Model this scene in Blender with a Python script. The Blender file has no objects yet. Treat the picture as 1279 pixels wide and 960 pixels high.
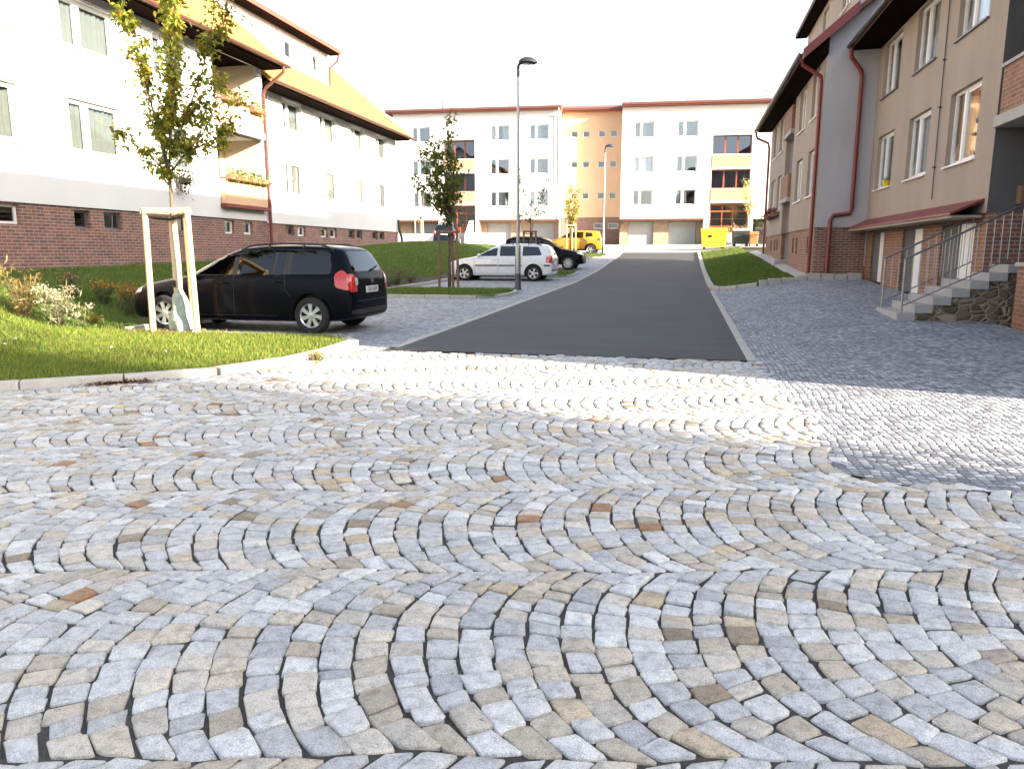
import bpy, bmesh, math, random
import numpy as np
from mathutils import Vector, Matrix
from mathutils.bvhtree import BVHTree
random.seed(7); rng = np.random.default_rng(7)
R = math.radians
scene = bpy.context.scene
COL = scene.collection

# ------------------------------------------------------------------ helpers
class MB:
    """collects faces and links them as ONE mesh object"""
    def __init__(s): s.v = []; s.f = []; s.m = []
    def add(s, vs, fs, m=0):
        b = len(s.v); s.v += [tuple(p) for p in vs]
        s.f += [tuple(b+i for i in f) for f in fs]; s.m += [m]*len(fs); return s
    def box(s, x0, x1, y0, y1, z0, z1, m=0):
        return s.add([(x0,y0,z0),(x1,y0,z0),(x1,y1,z0),(x0,y1,z0),(x0,y0,z1),(x1,y0,z1),(x1,y1,z1),(x0,y1,z1)],
                     [(0,3,2,1),(4,5,6,7),(0,1,5,4),(1,2,6,5),(2,3,7,6),(3,0,4,7)], m)
    def poly(s, pts, m=0): return s.add(pts, [tuple(range(len(pts)))], m)
    def prism(s, pts, axis, a, b, m=0):
        """2D polygon pts extruded along axis x/y/z from a to b"""
        def P3(p, t): return (t,p[0],p[1]) if axis == 'x' else ((p[0],t,p[1]) if axis == 'y' else (p[0],p[1],t))
        n = len(pts); vs = [P3(p,a) for p in pts]+[P3(p,b) for p in pts]
        fs = [tuple(range(n))[::-1], tuple(range(n,2*n))]+[(i,(i+1)%n,n+(i+1)%n,n+i) for i in range(n)]
        return s.add(vs, fs, m)
    def tube(s, pts, r, n=8, cap=True, m=0):
        pts = [Vector(p) for p in pts]; k = len(pts)
        rs = r if hasattr(r,'__len__') else [r]*k
        vs = []; prev = None
        for i, p in enumerate(pts):
            d = (pts[min(i+1,k-1)]-pts[max(i-1,0)]).normalized()
            if prev is None:
                a = d.orthogonal().normalized()
            else:
                a = (prev - d*prev.dot(d)); a = a.normalized() if a.length > 1e-6 else d.orthogonal().normalized()
            prev = a; b = d.cross(a)
            for j in range(n):
                t = 2*math.pi*j/n; vs.append(p+(a*math.cos(t)+b*math.sin(t))*rs[i])
        fs = [(i*n+j, i*n+(j+1)%n, (i+1)*n+(j+1)%n, (i+1)*n+j) for i in range(k-1) for j in range(n)]
        if cap: fs += [tuple(range(n))[::-1], tuple((k-1)*n+j for j in range(n))]
        return s.add(vs, fs, m)
    def lathe(s, prof, c=(0,0,0), n=20, axis='z', m=0):
        vs = []
        for r, z in prof:
            for j in range(n):
                t = 2*math.pi*j/n; x, y = r*math.cos(t), r*math.sin(t)
                q = (x,y,z) if axis == 'z' else ((x,z,y) if axis == 'y' else (z,x,y))
                vs.append((q[0]+c[0],q[1]+c[1],q[2]+c[2]))
        k = len(prof)
        fs = [(i*n+j, i*n+(j+1)%n, (i+1)*n+(j+1)%n, (i+1)*n+j) for i in range(k-1) for j in range(n)]
        if prof[0][0] > 1e-5: fs.append(tuple(range(n)))
        if prof[-1][0] > 1e-5: fs.append(tuple((k-1)*n+j for j in range(n)))
        return s.add(vs, fs, m)
    def mesh(s, name, mats, off=(0,0,0), smooth=None, fix=True):
        me = bpy.data.meshes.new(name)
        ox, oy, oz = off
        me.from_pydata([(x-ox,y-oy,z-oz) for x,y,z in s.v], [], s.f)
        for m in (mats if isinstance(mats,(list,tuple)) else [mats]): me.materials.append(m)
        if any(s.m): me.polygons.foreach_set('material_index', s.m)
        if fix:
            bm = bmesh.new(); bm.from_mesh(me)
            bmesh.ops.recalc_face_normals(bm, faces=bm.faces); bm.to_mesh(me); bm.free()
        if smooth is not None:
            me.polygons.foreach_set('use_smooth', [True]*len(me.polygons))
            if smooth < 179: me.set_sharp_from_angle(angle=R(smooth))
        me.update(); return me
    def build(s, name, mats, parent=None, off=(0,0,0), smooth=None, bevel=0, fix=True):
        o = link(name, s.mesh(name, mats, off, smooth, fix), parent)
        if bevel:
            b = o.modifiers.new('bevel','BEVEL'); b.width = bevel; b.segments = 2; b.limit_method = 'ANGLE'; b.angle_limit = R(50)
        return o

def link(name, data, parent=None):
    o = bpy.data.objects.new(name, data); COL.objects.link(o)
    if parent is not None: o.parent = parent
    return o
def tag(o, label, cat, group=None):
    o['label'] = label; o['category'] = cat
    if group: o['group'] = group
    return o
def thing(name, label, cat, loc=(0,0,0), rz=0, group=None):
    o = link(name, None); o.location = loc; o.rotation_euler = (0,0,rz); o.empty_display_size = .3
    return tag(o, label, cat, group)
def kids(o): return [c for c in bpy.data.objects if c.parent == o]
def copy_tree(o, parent=None):
    c = o.copy(); COL.objects.link(c)
    if parent is not None: c.parent = parent
    for ch in kids(o): copy_tree(ch, c)
    return c
def structure(o): o['kind'] = 'structure'; return o
def stuff(o): o['kind'] = 'stuff'; return o
def np_mesh(name, V, F, mat, parent=None, smooth=False, colors=None):
    """big mesh from numpy arrays; F is (n,3) or (n,4)"""
    V = np.asarray(V, np.float32); F = np.asarray(F, np.int32); k = F.shape[1]
    me = bpy.data.meshes.new(name); me.vertices.add(len(V)); me.vertices.foreach_set('co', V.ravel())
    me.loops.add(F.size); me.loops.foreach_set('vertex_index', F.ravel())
    me.polygons.add(len(F)); me.polygons.foreach_set('loop_start', np.arange(0,F.size,k,dtype=np.int32))
    me.polygons.foreach_set('loop_total', np.full(len(F),k,np.int32))
    if smooth: me.polygons.foreach_set('use_smooth', np.ones(len(F),bool))
    me.materials.append(mat)
    if colors is not None:
        a = me.color_attributes.new('tint','FLOAT_COLOR','POINT')
        c4 = np.ones((len(V),4),np.float32); c4[:,:3] = colors; a.data.foreach_set('color', c4.ravel())
    me.update(); me.validate()
    return link(name, me, parent)

# ------------------------------------------------------------------ materials
class N:
    def __init__(s, name):
        s.mat = bpy.data.materials.new(name); s.mat.use_nodes = True; s.t = s.mat.node_tree
        s.t.nodes.clear(); s.out = s.t.nodes.new('ShaderNodeOutputMaterial')
    def n(s, typ, **kw):
        nd = s.t.nodes.new('ShaderNode'+typ)
        for k, v in kw.items():
            if k in nd.inputs: s.set(nd, k, v)
            else: setattr(nd, k, v)
        return nd
    def set(s, nd, k, v):
        if isinstance(v, bpy.types.NodeSocket): s.t.links.new(v, nd.inputs[k])
        elif isinstance(v,(tuple,list)) and len(v) == 3 and nd.inputs[k].type == 'RGBA': nd.inputs[k].default_value = (*v,1)
        else: nd.inputs[k].default_value = v
    def obj(s): return s.n('TexCoord').outputs['Object']
    def noise(s, vec, scale, detail=4, rough=.6):
        nd = s.n('TexNoise', Scale=scale, Detail=detail, Roughness=rough); s.t.links.new(vec, nd.inputs['Vector']); return nd.outputs['Fac']
    def ramp(s, fac, stops):
        nd = s.n('ValToRGB'); s.t.links.new(fac, nd.inputs[0]); e = nd.color_ramp.elements
        while len(e) < len(stops): e.new(.5)
        for el, (p, c) in zip(e, stops): el.position = p; el.color = (*c,1) if hasattr(c,'__len__') else (c,c,c,1)
        return nd.outputs[0]
    def mix(s, fac, a, b, blend='MIX'):
        nd = s.n('Mix', data_type='RGBA', blend_type=blend)
        for sock, v in ((nd.inputs[0],fac),(nd.inputs[6],a),(nd.inputs[7],b)):
            if isinstance(v, bpy.types.NodeSocket): s.t.links.new(v, sock)
            elif hasattr(v,'__len__'): sock.default_value = (*v[:3],1)
            else: sock.default_value = v
        return nd.outputs[2]
    def bump(s, h, strength=.3, dist=.02, normal=None):
        nd = s.n('Bump', Strength=strength, Distance=dist); s.t.links.new(h, nd.inputs['Height'])
        if normal is not None: s.t.links.new(normal, nd.inputs['Normal'])
        return nd.outputs[0]
    def bsdf(s, **kw):
        b = s.n('BsdfPrincipled')
        for k, v in kw.items(): s.set(b, k.replace('_',' '), v)
        return b
    def done(s, sh): s.t.links.new(sh.outputs[0] if hasattr(sh,'outputs') else sh, s.out.inputs['Surface']); return s.mat

def surf_mat(name, c1, c2=None, scale=3, rough=.85, bscale=60, bump=.15, bdist=.01, metallic=0, spec=.4, fine=.0, streak=0):
    k = N(name); v = k.obj(); c2 = c2 or tuple(x*.8 for x in c1)
    f = k.noise(v, scale, 6, .65); col = k.ramp(f, [(.3,c2),(.7,c1)])
    if fine:
        f2 = k.noise(v, bscale, 2); col = k.mix(fine, col, k.ramp(f2,[(.35,tuple(x*.6 for x in c1)),(.65,tuple(min(1,x*1.3) for x in c1))]))
    b = k.bsdf(Base_Color=col, Roughness=rough, Metallic=metallic, Specular_IOR_Level=spec)
    if streak:
        mp = k.n('Mapping'); mp.inputs['Scale'].default_value = (1.1,1.1,.16); k.t.links.new(v, mp.inputs[0])
        col = k.mix(streak, col, k.ramp(k.noise(mp.outputs[0], 1.6, 5, .65), [(.3,.62),(.5,.95),(.72,1.28)]), 'MULTIPLY'); k.set(b, 'Base Color', col)
    if bump: k.set(b, 'Normal', k.bump(k.noise(v, bscale, 3), bump, bdist))
    return k.done(b)
def flat(name, c, rough=.5, metallic=0, coat=0, spec=.5):
    k = N(name); v = k.obj()
    col = k.ramp(k.noise(v, 6, 4), [(.3,tuple(x*.88 for x in c)),(.7,c)])
    return k.done(k.bsdf(Base_Color=col, Roughness=rough, Metallic=metallic, Coat_Weight=coat, Specular_IOR_Level=spec))

def brick_mat(name, c1, c2, mortar):
    k = N(name); v = k.obj(); sx = k.n('SeparateXYZ'); k.t.links.new(v, sx.inputs[0])
    ad = k.n('Math', operation='ADD'); k.t.links.new(sx.outputs[0], ad.inputs[0]); k.t.links.new(sx.outputs[1], ad.inputs[1])
    cb = k.n('CombineXYZ'); k.t.links.new(ad.outputs[0], cb.inputs[0]); k.t.links.new(sx.outputs[2], cb.inputs[1])
    br = k.n('TexBrick', Scale=1.0); k.t.links.new(cb.outputs[0], br.inputs['Vector'])
    for nm, val in (('Mortar Size',.009),('Brick Width',.25),('Row Height',.078),('Mortar Smooth',.2),('Bias',-.1)): br.inputs[nm].default_value = val
    br.inputs['Color1'].default_value = (*c1,1); br.inputs['Color2'].default_value = (*c2,1); br.inputs['Mortar'].default_value = (*mortar,1)
    col = k.mix(.55, br.outputs['Color'], k.ramp(k.noise(v, 3.2, 6, .75), [(.3,.4),(.72,1.15)]), 'MULTIPLY')
    h = k.n('Math', operation='SUBTRACT'); h.inputs[0].default_value = 1; k.t.links.new(br.outputs['Fac'], h.inputs[1])
    nb = k.bump(k.noise(v, 90, 3), .2, .005)
    return k.done(k.bsdf(Base_Color=col, Roughness=.85, Normal=k.bump(h.outputs[0], .7, .012, nb)))
def tile_mat(name, c1, c2):
    k = N(name); v = k.obj()
    w1 = k.n('TexWave', wave_type='BANDS', bands_direction='Y', Scale=1.55, Distortion=.2); k.t.links.new(v, w1.inputs['Vector'])
    w2 = k.n('TexWave', wave_type='BANDS', bands_direction='Z', wave_profile='SAW', Scale=1.3, Distortion=.1); k.t.links.new(v, w2.inputs['Vector'])
    col = k.ramp(k.noise(v, 4, 6, .7), [(.3,c2),(.7,c1)])
    n1 = k.bump(w1.outputs['Fac'], .5, .04); n2 = k.bump(w2.outputs['Fac'], .5, .03, n1)
    return k.done(k.bsdf(Base_Color=col, Roughness=.8, Normal=n2))
def glass_mat(name, tint=(.93,.95,.95), gloss=.03, blend=.2):
    k = N(name); tr = k.n('BsdfTransparent', Color=(*tint,1)); gl = k.n('BsdfGlossy', Roughness=.015)
    lw = k.n('LayerWeight', Blend=.5); pw = k.n('Math', operation='POWER'); k.t.links.new(lw.outputs['Facing'], pw.inputs[0]); pw.inputs[1].default_value = 5-blend*5
    ad = k.n('Math', operation='ADD', use_clamp=True); k.t.links.new(pw.outputs[0], ad.inputs[0]); ad.inputs[1].default_value = gloss
    v = k.obj(); nb = k.bump(k.noise(v, 1.3, 2), .03, .05); k.t.links.new(nb, gl.inputs['Normal'])
    mx = k.n('MixShader'); k.t.links.new(ad.outputs[0], mx.inputs[0]); k.t.links.new(tr.outputs[0], mx.inputs[1]); k.t.links.new(gl.outputs[0], mx.inputs[2])
    return k.done(mx)
def leaf_mat(name, rough=.55, trans=.5):
    k = N(name); a = k.n('Attribute', attribute_name='tint'); v = k.obj()
    col = k.mix(.35, a.outputs['Color'], k.ramp(k.noise(v, 35, 2), [(.3,.55),(.7,1.0)]), 'MULTIPLY')
    b = k.bsdf(Base_Color=col, Roughness=rough, Specular_IOR_Level=.35)
    t = k.n('BsdfTranslucent'); k.t.links.new(col, t.inputs['Color'])
    mx = k.n('MixShader', Fac=trans); k.t.links.new(b.outputs[0], mx.inputs[1]); k.t.links.new(t.outputs[0], mx.inputs[2])
    return k.done(mx)
def sett_mat():
    """granite setts: tint per stone, speckle and stains"""
    k = N('granite_sett'); a = k.n('Attribute', attribute_name='tint'); v = k.obj()
    sp = k.ramp(k.noise(v, 260, 2, .7), [(.3,.42),(.5,1.0),(.72,1.3)])
    st = k.ramp(k.noise(v, 22, 5, .7), [(.28,.55),(.55,1.0)])
    col = k.mix(1, k.mix(1, a.outputs['Color'], sp, 'MULTIPLY'), st, 'MULTIPLY')
    n1 = k.bump(k.noise(v, 45, 4, .7), .5, .012); n2 = k.bump(k.noise(v, 240, 2), .25, .003, n1)
    return k.done(k.bsdf(Base_Color=col, Roughness=.62, Normal=n2, Specular_IOR_Level=.45))
def mosaic_mat(name, dark, light, scale=12.5, joint=(.07,.065,.06)):
    """small granite cubes laid in curved rows"""
    k = N(name); v = k.obj()
    wob = k.n('TexNoise', Scale=.8, Detail=1.0); k.t.links.new(v, wob.inputs['Vector'])
    vm = k.n('VectorMath', operation='MULTIPLY_ADD'); k.t.links.new(wob.outputs['Color'], vm.inputs[0]); vm.inputs[1].default_value = (.2,.2,0); k.t.links.new(v, vm.inputs[2])
    fl = k.n('VectorMath', operation='MULTIPLY'); k.t.links.new(vm.outputs[0], fl.inputs[0]); fl.inputs[1].default_value = (1,1,0)
    e = k.n('TexVoronoi', feature='DISTANCE_TO_EDGE', Scale=scale, Randomness=.38); k.t.links.new(fl.outputs[0], e.inputs['Vector'])
    c = k.n('TexVoronoi', feature='F1', Scale=scale, Randomness=.38); k.t.links.new(fl.outputs[0], c.inputs['Vector'])
    sp = k.n('SeparateColor'); k.t.links.new(c.outputs['Color'], sp.inputs[0])
    stone = k.ramp(sp.outputs[0], [(0,dark),(.55,tuple((p+q)/2 for p,q in zip(dark,light))),(1,light)])
    stone = k.mix(1, stone, k.ramp(k.noise(v, 240, 2), [(.3,.6),(.6,1.1)]), 'MULTIPLY')
    stone = k.mix(1, stone, k.ramp(k.noise(v, .9, 4), [(.3,.78),(.7,1.08)]), 'MULTIPLY')
    m = k.ramp(e.outputs['Distance'], [(.02,0),(.09,1)])
    col = k.mix(m, joint, stone)
    h = k.ramp(e.outputs['Distance'], [(.0,0),(.16,.8),(.45,1)])
    n1 = k.bump(h, .9, .02); n2 = k.bump(k.noise(v, 150, 3), .3, .004, n1)
    return k.done(k.bsdf(Base_Color=col, Roughness=.7, Normal=n2))
def asphalt_mat():
    k = N('asphalt'); v = k.obj()
    col = k.ramp(k.noise(v, 420, 2, .7), [(.3,(.02,.021,.024)),(.62,(.047,.049,.055)),(.8,(.105,.106,.11))])
    col = k.mix(1, col, k.ramp(k.noise(v, .55, 5, .6), [(.3,.8),(.7,1.15)]), 'MULTIPLY')
    mp = k.n('Mapping'); mp.inputs['Scale'].default_value = (.35,2.2,1); k.t.links.new(v, mp.inputs[0])
    col = k.mix(.6, col, k.ramp(k.noise(mp.outputs[0], 1.0, 5, .7), [(.35,.72),(.65,1.25)]), 'MULTIPLY')
    return k.done(k.bsdf(Base_Color=col, Roughness=.75, Normal=k.bump(k.noise(v, 300, 2), .5, .006)))
def soil_grass(name, c1, c2, scale=9):
    k = N(name); v = k.obj()
    col = k.ramp(k.noise(v, scale, 6, .75), [(.3,c1),(.6,c2),(.8,tuple(x*1.5 for x in c2))])
    col = k.mix(.5, col, k.ramp(k.noise(v, 1.1, 3), [(.3,.6),(.7,1.1)]), 'MULTIPLY')
    return k.done(k.bsdf(Base_Color=col, Roughness=.95, Normal=k.bump(k.noise(v, 45, 5, .8), .8, .06), Specular_IOR_Level=.15))
def gravel_mat():
    k = N('gravel'); v = k.obj()
    c = k.n('TexVoronoi', feature='F1', Scale=16.0); k.t.links.new(v, c.inputs['Vector'])
    sp = k.n('SeparateColor'); k.t.links.new(c.outputs['Color'], sp.inputs[0])
    col = k.ramp(sp.outputs[1], [(0,(.13,.12,.11)),(.5,(.26,.245,.22)),(1,(.42,.4,.37))])
    return k.done(k.bsdf(Base_Color=col, Roughness=.9, Normal=k.bump(c.outputs['Distance'], -.9, .05)))

M = dict(
 white=surf_mat('white_render',(.66,.65,.63),(.61,.60,.585),.5,.9,140,.18,.004),
 cream=surf_mat('cream_render',(.72,.62,.46),(.66,.56,.41),.6,.9,140,.15,.004),
 tan=surf_mat('tan_render',(.355,.292,.23),(.295,.243,.192),.45,.92,170,.35,.006,fine=.25,streak=.22),
 grey=surf_mat('grey_render',(.45,.44,.455),(.38,.375,.385),.5,.92,150,.35,.006,fine=.2,streak=.2),
 apricot=surf_mat('apricot_render',(.66,.43,.27),(.6,.39,.24),.5,.9,150,.15,.004),
 balcony=surf_mat('ochre_panel',(.37,.25,.165),(.33,.22,.14),2,.9,90,.1), darkrender=surf_mat('dark_render',(.12,.115,.115),(.09,.088,.088),.8,.9,150,.2,.004),
 brick=brick_mat('clinker_brick',(.30,.12,.08),(.155,.078,.065),(.37,.33,.29)),
 sky_glass=glass_mat('reflecting_glass',(.86,.9,.93),.17,.25), brick_pale=brick_mat('peach_clinker',(.44,.31,.22),(.38,.26,.18),(.48,.42,.36)),
 brick_light=brick_mat('pale_clinker',(.30,.135,.07),(.2,.09,.055),(.33,.27,.2)),
 tile=tile_mat('clay_tile',(.40,.195,.05),(.29,.13,.035)),
 tile_dark=tile_mat('aged_tile',(.16,.085,.055),(.09,.05,.035)),
 redroof=surf_mat('red_sheet',(.30,.075,.045),(.24,.06,.04),2,.5,40,.05),
 redmetal=flat('red_painted_metal',(.19,.026,.022),.42),
 copper=flat('copper_gutter',(.12,.045,.03),.45),
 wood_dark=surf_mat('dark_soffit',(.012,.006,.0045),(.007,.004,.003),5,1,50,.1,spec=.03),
 pvc=flat('white_frame',(.75,.75,.73),.35),
 redwood=surf_mat('red_wood_frame',(.26,.07,.03),(.19,.05,.022),4,.55,60,.1),
 glass=glass_mat('window_glass'), glass_dark=glass_mat('dim_glass',(.4,.44,.46),.16,.3),
 blue_glass=glass_mat('loggia_glass',(.22,.36,.55),.14,.3), lace=flat('lace_curtain',(.11,.12,.108),.9), curtain=flat('curtain_cloth',(.62,.6,.57),.9), warmlight=flat('warm_light_cloth',(.62,.36,.16),.9),
 darkcloth=flat('dark_curtain',(.12,.11,.10),.9),
 garage=surf_mat('garage_door_grey',(.42,.43,.44),(.36,.37,.38),2,.55,20,.05),
 concrete=surf_mat('concrete',(.40,.385,.355),(.31,.30,.28),3,.9,80,.25,.006,fine=.3),
 kerb=surf_mat('granite_kerb',(.44,.42,.385),(.31,.295,.27),5,.85,120,.3,.006,fine=.45),
 pale=surf_mat('pale_paving',(.46,.44,.40),(.38,.365,.335),1.5,.9,60,.2,.006,fine=.3),
 step=surf_mat('granite_step',(.36,.355,.345),(.29,.285,.28),4,.8,160,.2,.004,fine=.45),
 steel=flat('galvanised_steel',(.34,.35,.36),.38,.85), darksteel=flat('grey_railing',(.17,.17,.175),.42,.6),
 lampblack=flat('lamp_dark',(.03,.033,.04),.4), alloy=flat('wheel_silver',(.62,.62,.63),.3,.75),
 rubber=surf_mat('tyre_rubber',(.02,.02,.021),(.013,.013,.014),8,.85,40,.1),
 plastic=flat('black_plastic',(.018,.018,.02),.55),
 paint_black=flat('car_paint_black',(.003,.0035,.007),.25,.0,.03,.1), paint_white=flat('car_paint_white',(.66,.68,.7),.22,0,.8),
 paint_yellow=flat('car_paint_yellow',(.50,.24,.01),.25,0,.5), paint_blue=flat('car_paint_blue',(.005,.008,.022),.2,0,.4,.35),
 carglass=None, redlamp=flat('red_lamp',(.5,.015,.012),.12,0,1.0), clearlamp=flat('clear_lamp',(.62,.63,.64),.1,.3,1.0),
 plate=flat('plate_white',(.72,.72,.7),.4), ink=flat('plate_ink',(.02,.02,.025),.6), badge=flat('badge_chrome',(.7,.7,.72),.18,1.0),
 stake=surf_mat('peeled_stake',(.58,.43,.25),(.47,.34,.19),4,.8,50,.15), stake_old=surf_mat('weathered_stake',(.2,.12,.075),(.13,.08,.05),4,.85,50,.15),
 bark=surf_mat('bark',(.15,.12,.085),(.09,.07,.05),9,.9,60,.5,.01), wrap=surf_mat('cane_wrap',(.62,.5,.33),(.5,.39,.25),14,.85,90,.3),
 strap=flat('dark_strap',(.03,.022,.018),.8), bag=surf_mat('green_watering_bag',(.40,.45,.40),(.22,.28,.24),7,.6,11,.9,.06),
 leaf=leaf_mat('leaf'), blade=leaf_mat('grass_blade',.6,.35), petal=leaf_mat('petal',.6,.4),
 sett=sett_mat(), grit=surf_mat('joint_grit',(.095,.09,.085),(.04,.038,.037),14,.95,150,.9,.02,fine=.6),
 mosaic=mosaic_mat('small_setts',(.15,.165,.205),(.54,.555,.60),15.5,(.1,.1,.105)), mosaic_left=mosaic_mat('bay_setts',(.22,.235,.27),(.52,.53,.55),11),
 asphalt=asphalt_mat(), lawn=soil_grass('lawn_soil',(.04,.065,.012),(.085,.14,.022)), earth=soil_grass('earth',(.05,.04,.028),(.09,.085,.045),3),
 gravel=gravel_mat(), bed=soil_grass('bed_soil',(.05,.045,.035),(.11,.10,.075),6), stone=None, yellowbin=flat('yellow_bin_plastic',(.74,.62,.03),.45), darkbin=flat('dark_bin_plastic',(.035,.04,.04),.5),
 brownbin=flat('brown_bin_plastic',(.36,.16,.06),.55), binlid=flat('grey_bin_lid',(.25,.26,.25),.5), terracotta=flat('planter',(.3,.13,.07),.7),
 yellowpot=flat('yellow_pot',(.72,.52,.02),.5),
)
def rubble_mat():
    k = N('rubble_stone'); v = k.obj(); mp = k.n('Mapping'); mp.inputs['Scale'].default_value = (1,1,1.5); k.t.links.new(v, mp.inputs[0])
    e = k.n('TexVoronoi', feature='DISTANCE_TO_EDGE', Scale=4.8, Randomness=.9); k.t.links.new(mp.outputs[0], e.inputs['Vector'])
    c = k.n('TexVoronoi', feature='F1', Scale=4.8, Randomness=.9); k.t.links.new(mp.outputs[0], c.inputs['Vector'])
    sp = k.n('SeparateColor'); k.t.links.new(c.outputs['Color'], sp.inputs[0])
    col = k.ramp(sp.outputs[0], [(0,(.07,.055,.04)),(.5,(.15,.115,.08)),(1,(.22,.18,.13))])
    col = k.mix(.6, col, k.ramp(k.noise(v, 18, 5, .7), [(.3,.45),(.7,1.2)]), 'MULTIPLY')
    col = k.mix(k.ramp(e.outputs['Distance'], [(.035,0),(.075,1)]), (.27,.23,.175), col)
    return k.done(k.bsdf(Base_Color=col, Roughness=.9, Normal=k.bump(k.ramp(e.outputs['Distance'],[(0,0),(.15,1)]), .8, .04, k.bump(k.noise(v,40,4),.5,.01))))
M['stone'] = rubble_mat()
M['carglass'] = glass_mat('car_glass',(.10,.13,.14),.085,.22)
# ------------------------------------------------------------------ ground shape
PY = [-1000,8,12,29,37,49,60,200,3000]; PZ = [0,0,.03,.26,.54,1.2,2.05,2.4,6]
def Pz(y): return np.interp(y, PY, PZ)
def gz(x, y):
    x = np.asarray(x, float); y = np.asarray(y, float); z = Pz(y)
    L = np.interp(y, [-60,0,13.8,20.7,39.8,60], [.5,.85,.93,1.05,1.95,2.05])
    t = np.clip((-10.3-x)/4.0,0,1); t = t*t*(3-2*t)
    t2 = np.clip((-8.3-x)/6.3,0,1)
    t = np.where(y < 10, np.maximum(t*.8, t2*t2*(3-2*t2)*np.clip((y-2)/4,0,1)), t)
    z = z+(L-Pz(y))*t
    s = np.interp(y, [6,15,25,37,50,60], [0,.1,.4,.62,.4,.02]); q = np.clip((x-1.2)/2.6,0,1)
    return z+s*q
def gzf(x, y): return float(gz(x, y))

def sheet(name, ys, x0, x1, off, mat, nx=6, kind='structure', jit=0):
    """a surface that follows the ground between the edges x0(y) and x1(y)"""
    f0 = x0 if callable(x0) else (lambda y: x0); f1 = x1 if callable(x1) else (lambda y: x1)
    ys = np.asarray(ys, float); X = np.array([np.linspace(f0(y), f1(y), nx+1) for y in ys]); Y = np.repeat(ys[:,None], nx+1, 1)
    Z = gz(X, Y)+off
    if jit: Z = Z+rng.normal(0,jit,Z.shape)
    V = np.stack([X,Y,Z],-1).reshape(-1,3); k = nx+1
    F = [(i*k+j,i*k+j+1,(i+1)*k+j+1,(i+1)*k+j) for i in range(len(ys)-1) for j in range(nx)]
    o = np_mesh(name, V, F, mat, smooth=True)
    if kind: o['kind'] = kind
    return o

gx = np.unique(np.concatenate([[-2500,-900,-300,-120,-60,-40,-30], np.arange(-24,12.1,.6), [14,18,24,30,45,70,140,400,1000,2500]]))
gy = np.unique(np.concatenate([[-2500,-600,-200,-80,-40,-20,-10,-4], np.arange(0,62.1,.8), [66,75,90,130,200,400,1000,2800]]))
GX, GY = np.meshgrid(gx, gy); k = len(gx)
gnd = np_mesh('ground', np.stack([GX,GY,gz(GX,GY)-.07],-1).reshape(-1,3), [(i*k+j,i*k+j+1,(i+1)*k+j+1,(i+1)*k+j) for i in range(len(gy)-1) for j in range(k-1)], M['earth'], smooth=True)
structure(gnd)

# edge of the near lawn (the kerb curve), from the left of the view to the parking bay
KERB = [(-13,1.4),(-10.5,3.25),(-8.6,4.8),(-6.88,6.2),(-5.85,7.02),(-5.28,7.6),(-4.98,8.2),(-4.84,9.0),(-4.8,9.8),(-4.86,10.45),(-5.1,10.85),(-5.5,11.05)]
def lawn_x1(y):
    ks = [(p[1],p[0]) for p in KERB]; return float(np.interp(y, [a for a,b in ks], [b for a,b in ks]))
ROAD0, ROAD1 = -4.07, .86
ys_road = np.concatenate([[9.98],np.arange(10.5,52.1,.75),[52.2]])
sheet('road', ys_road, ROAD0, ROAD1, .006, M['asphalt'], 8)
sheet('parking_bay', np.concatenate([[9.6,10.4],np.arange(11,52.3,.8)]), lambda y: -9.42 if y > 11 else lawn_x1(y)-.05, ROAD0-.13, 0, M['mosaic_left'], 6)
sheet('forecourt', np.concatenate([[51.9],np.arange(52.2,60.6,.7)]), -30, 9, .01, M['pale'], 30)
# right-hand drive of small setts with its rounded near corner
def drive_x0(y): return float(np.interp(y, [4.72,4.8,5.0,5.6,6.5,9.8,10], [2.3,1.35,1.03,1.0,1.08,.92,.99]))
sheet('drive', np.concatenate([[4.72,4.76,4.8,4.9,5.0,5.3,5.6,6,6.5],np.arange(7,25.5,.5)]), drive_x0, 5.48, -.002, M['mosaic'], 14)
sheet('joint_bed', np.arange(-6,10.6,.35), -14, 14, -.0125, M['grit'], 40)

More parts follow.
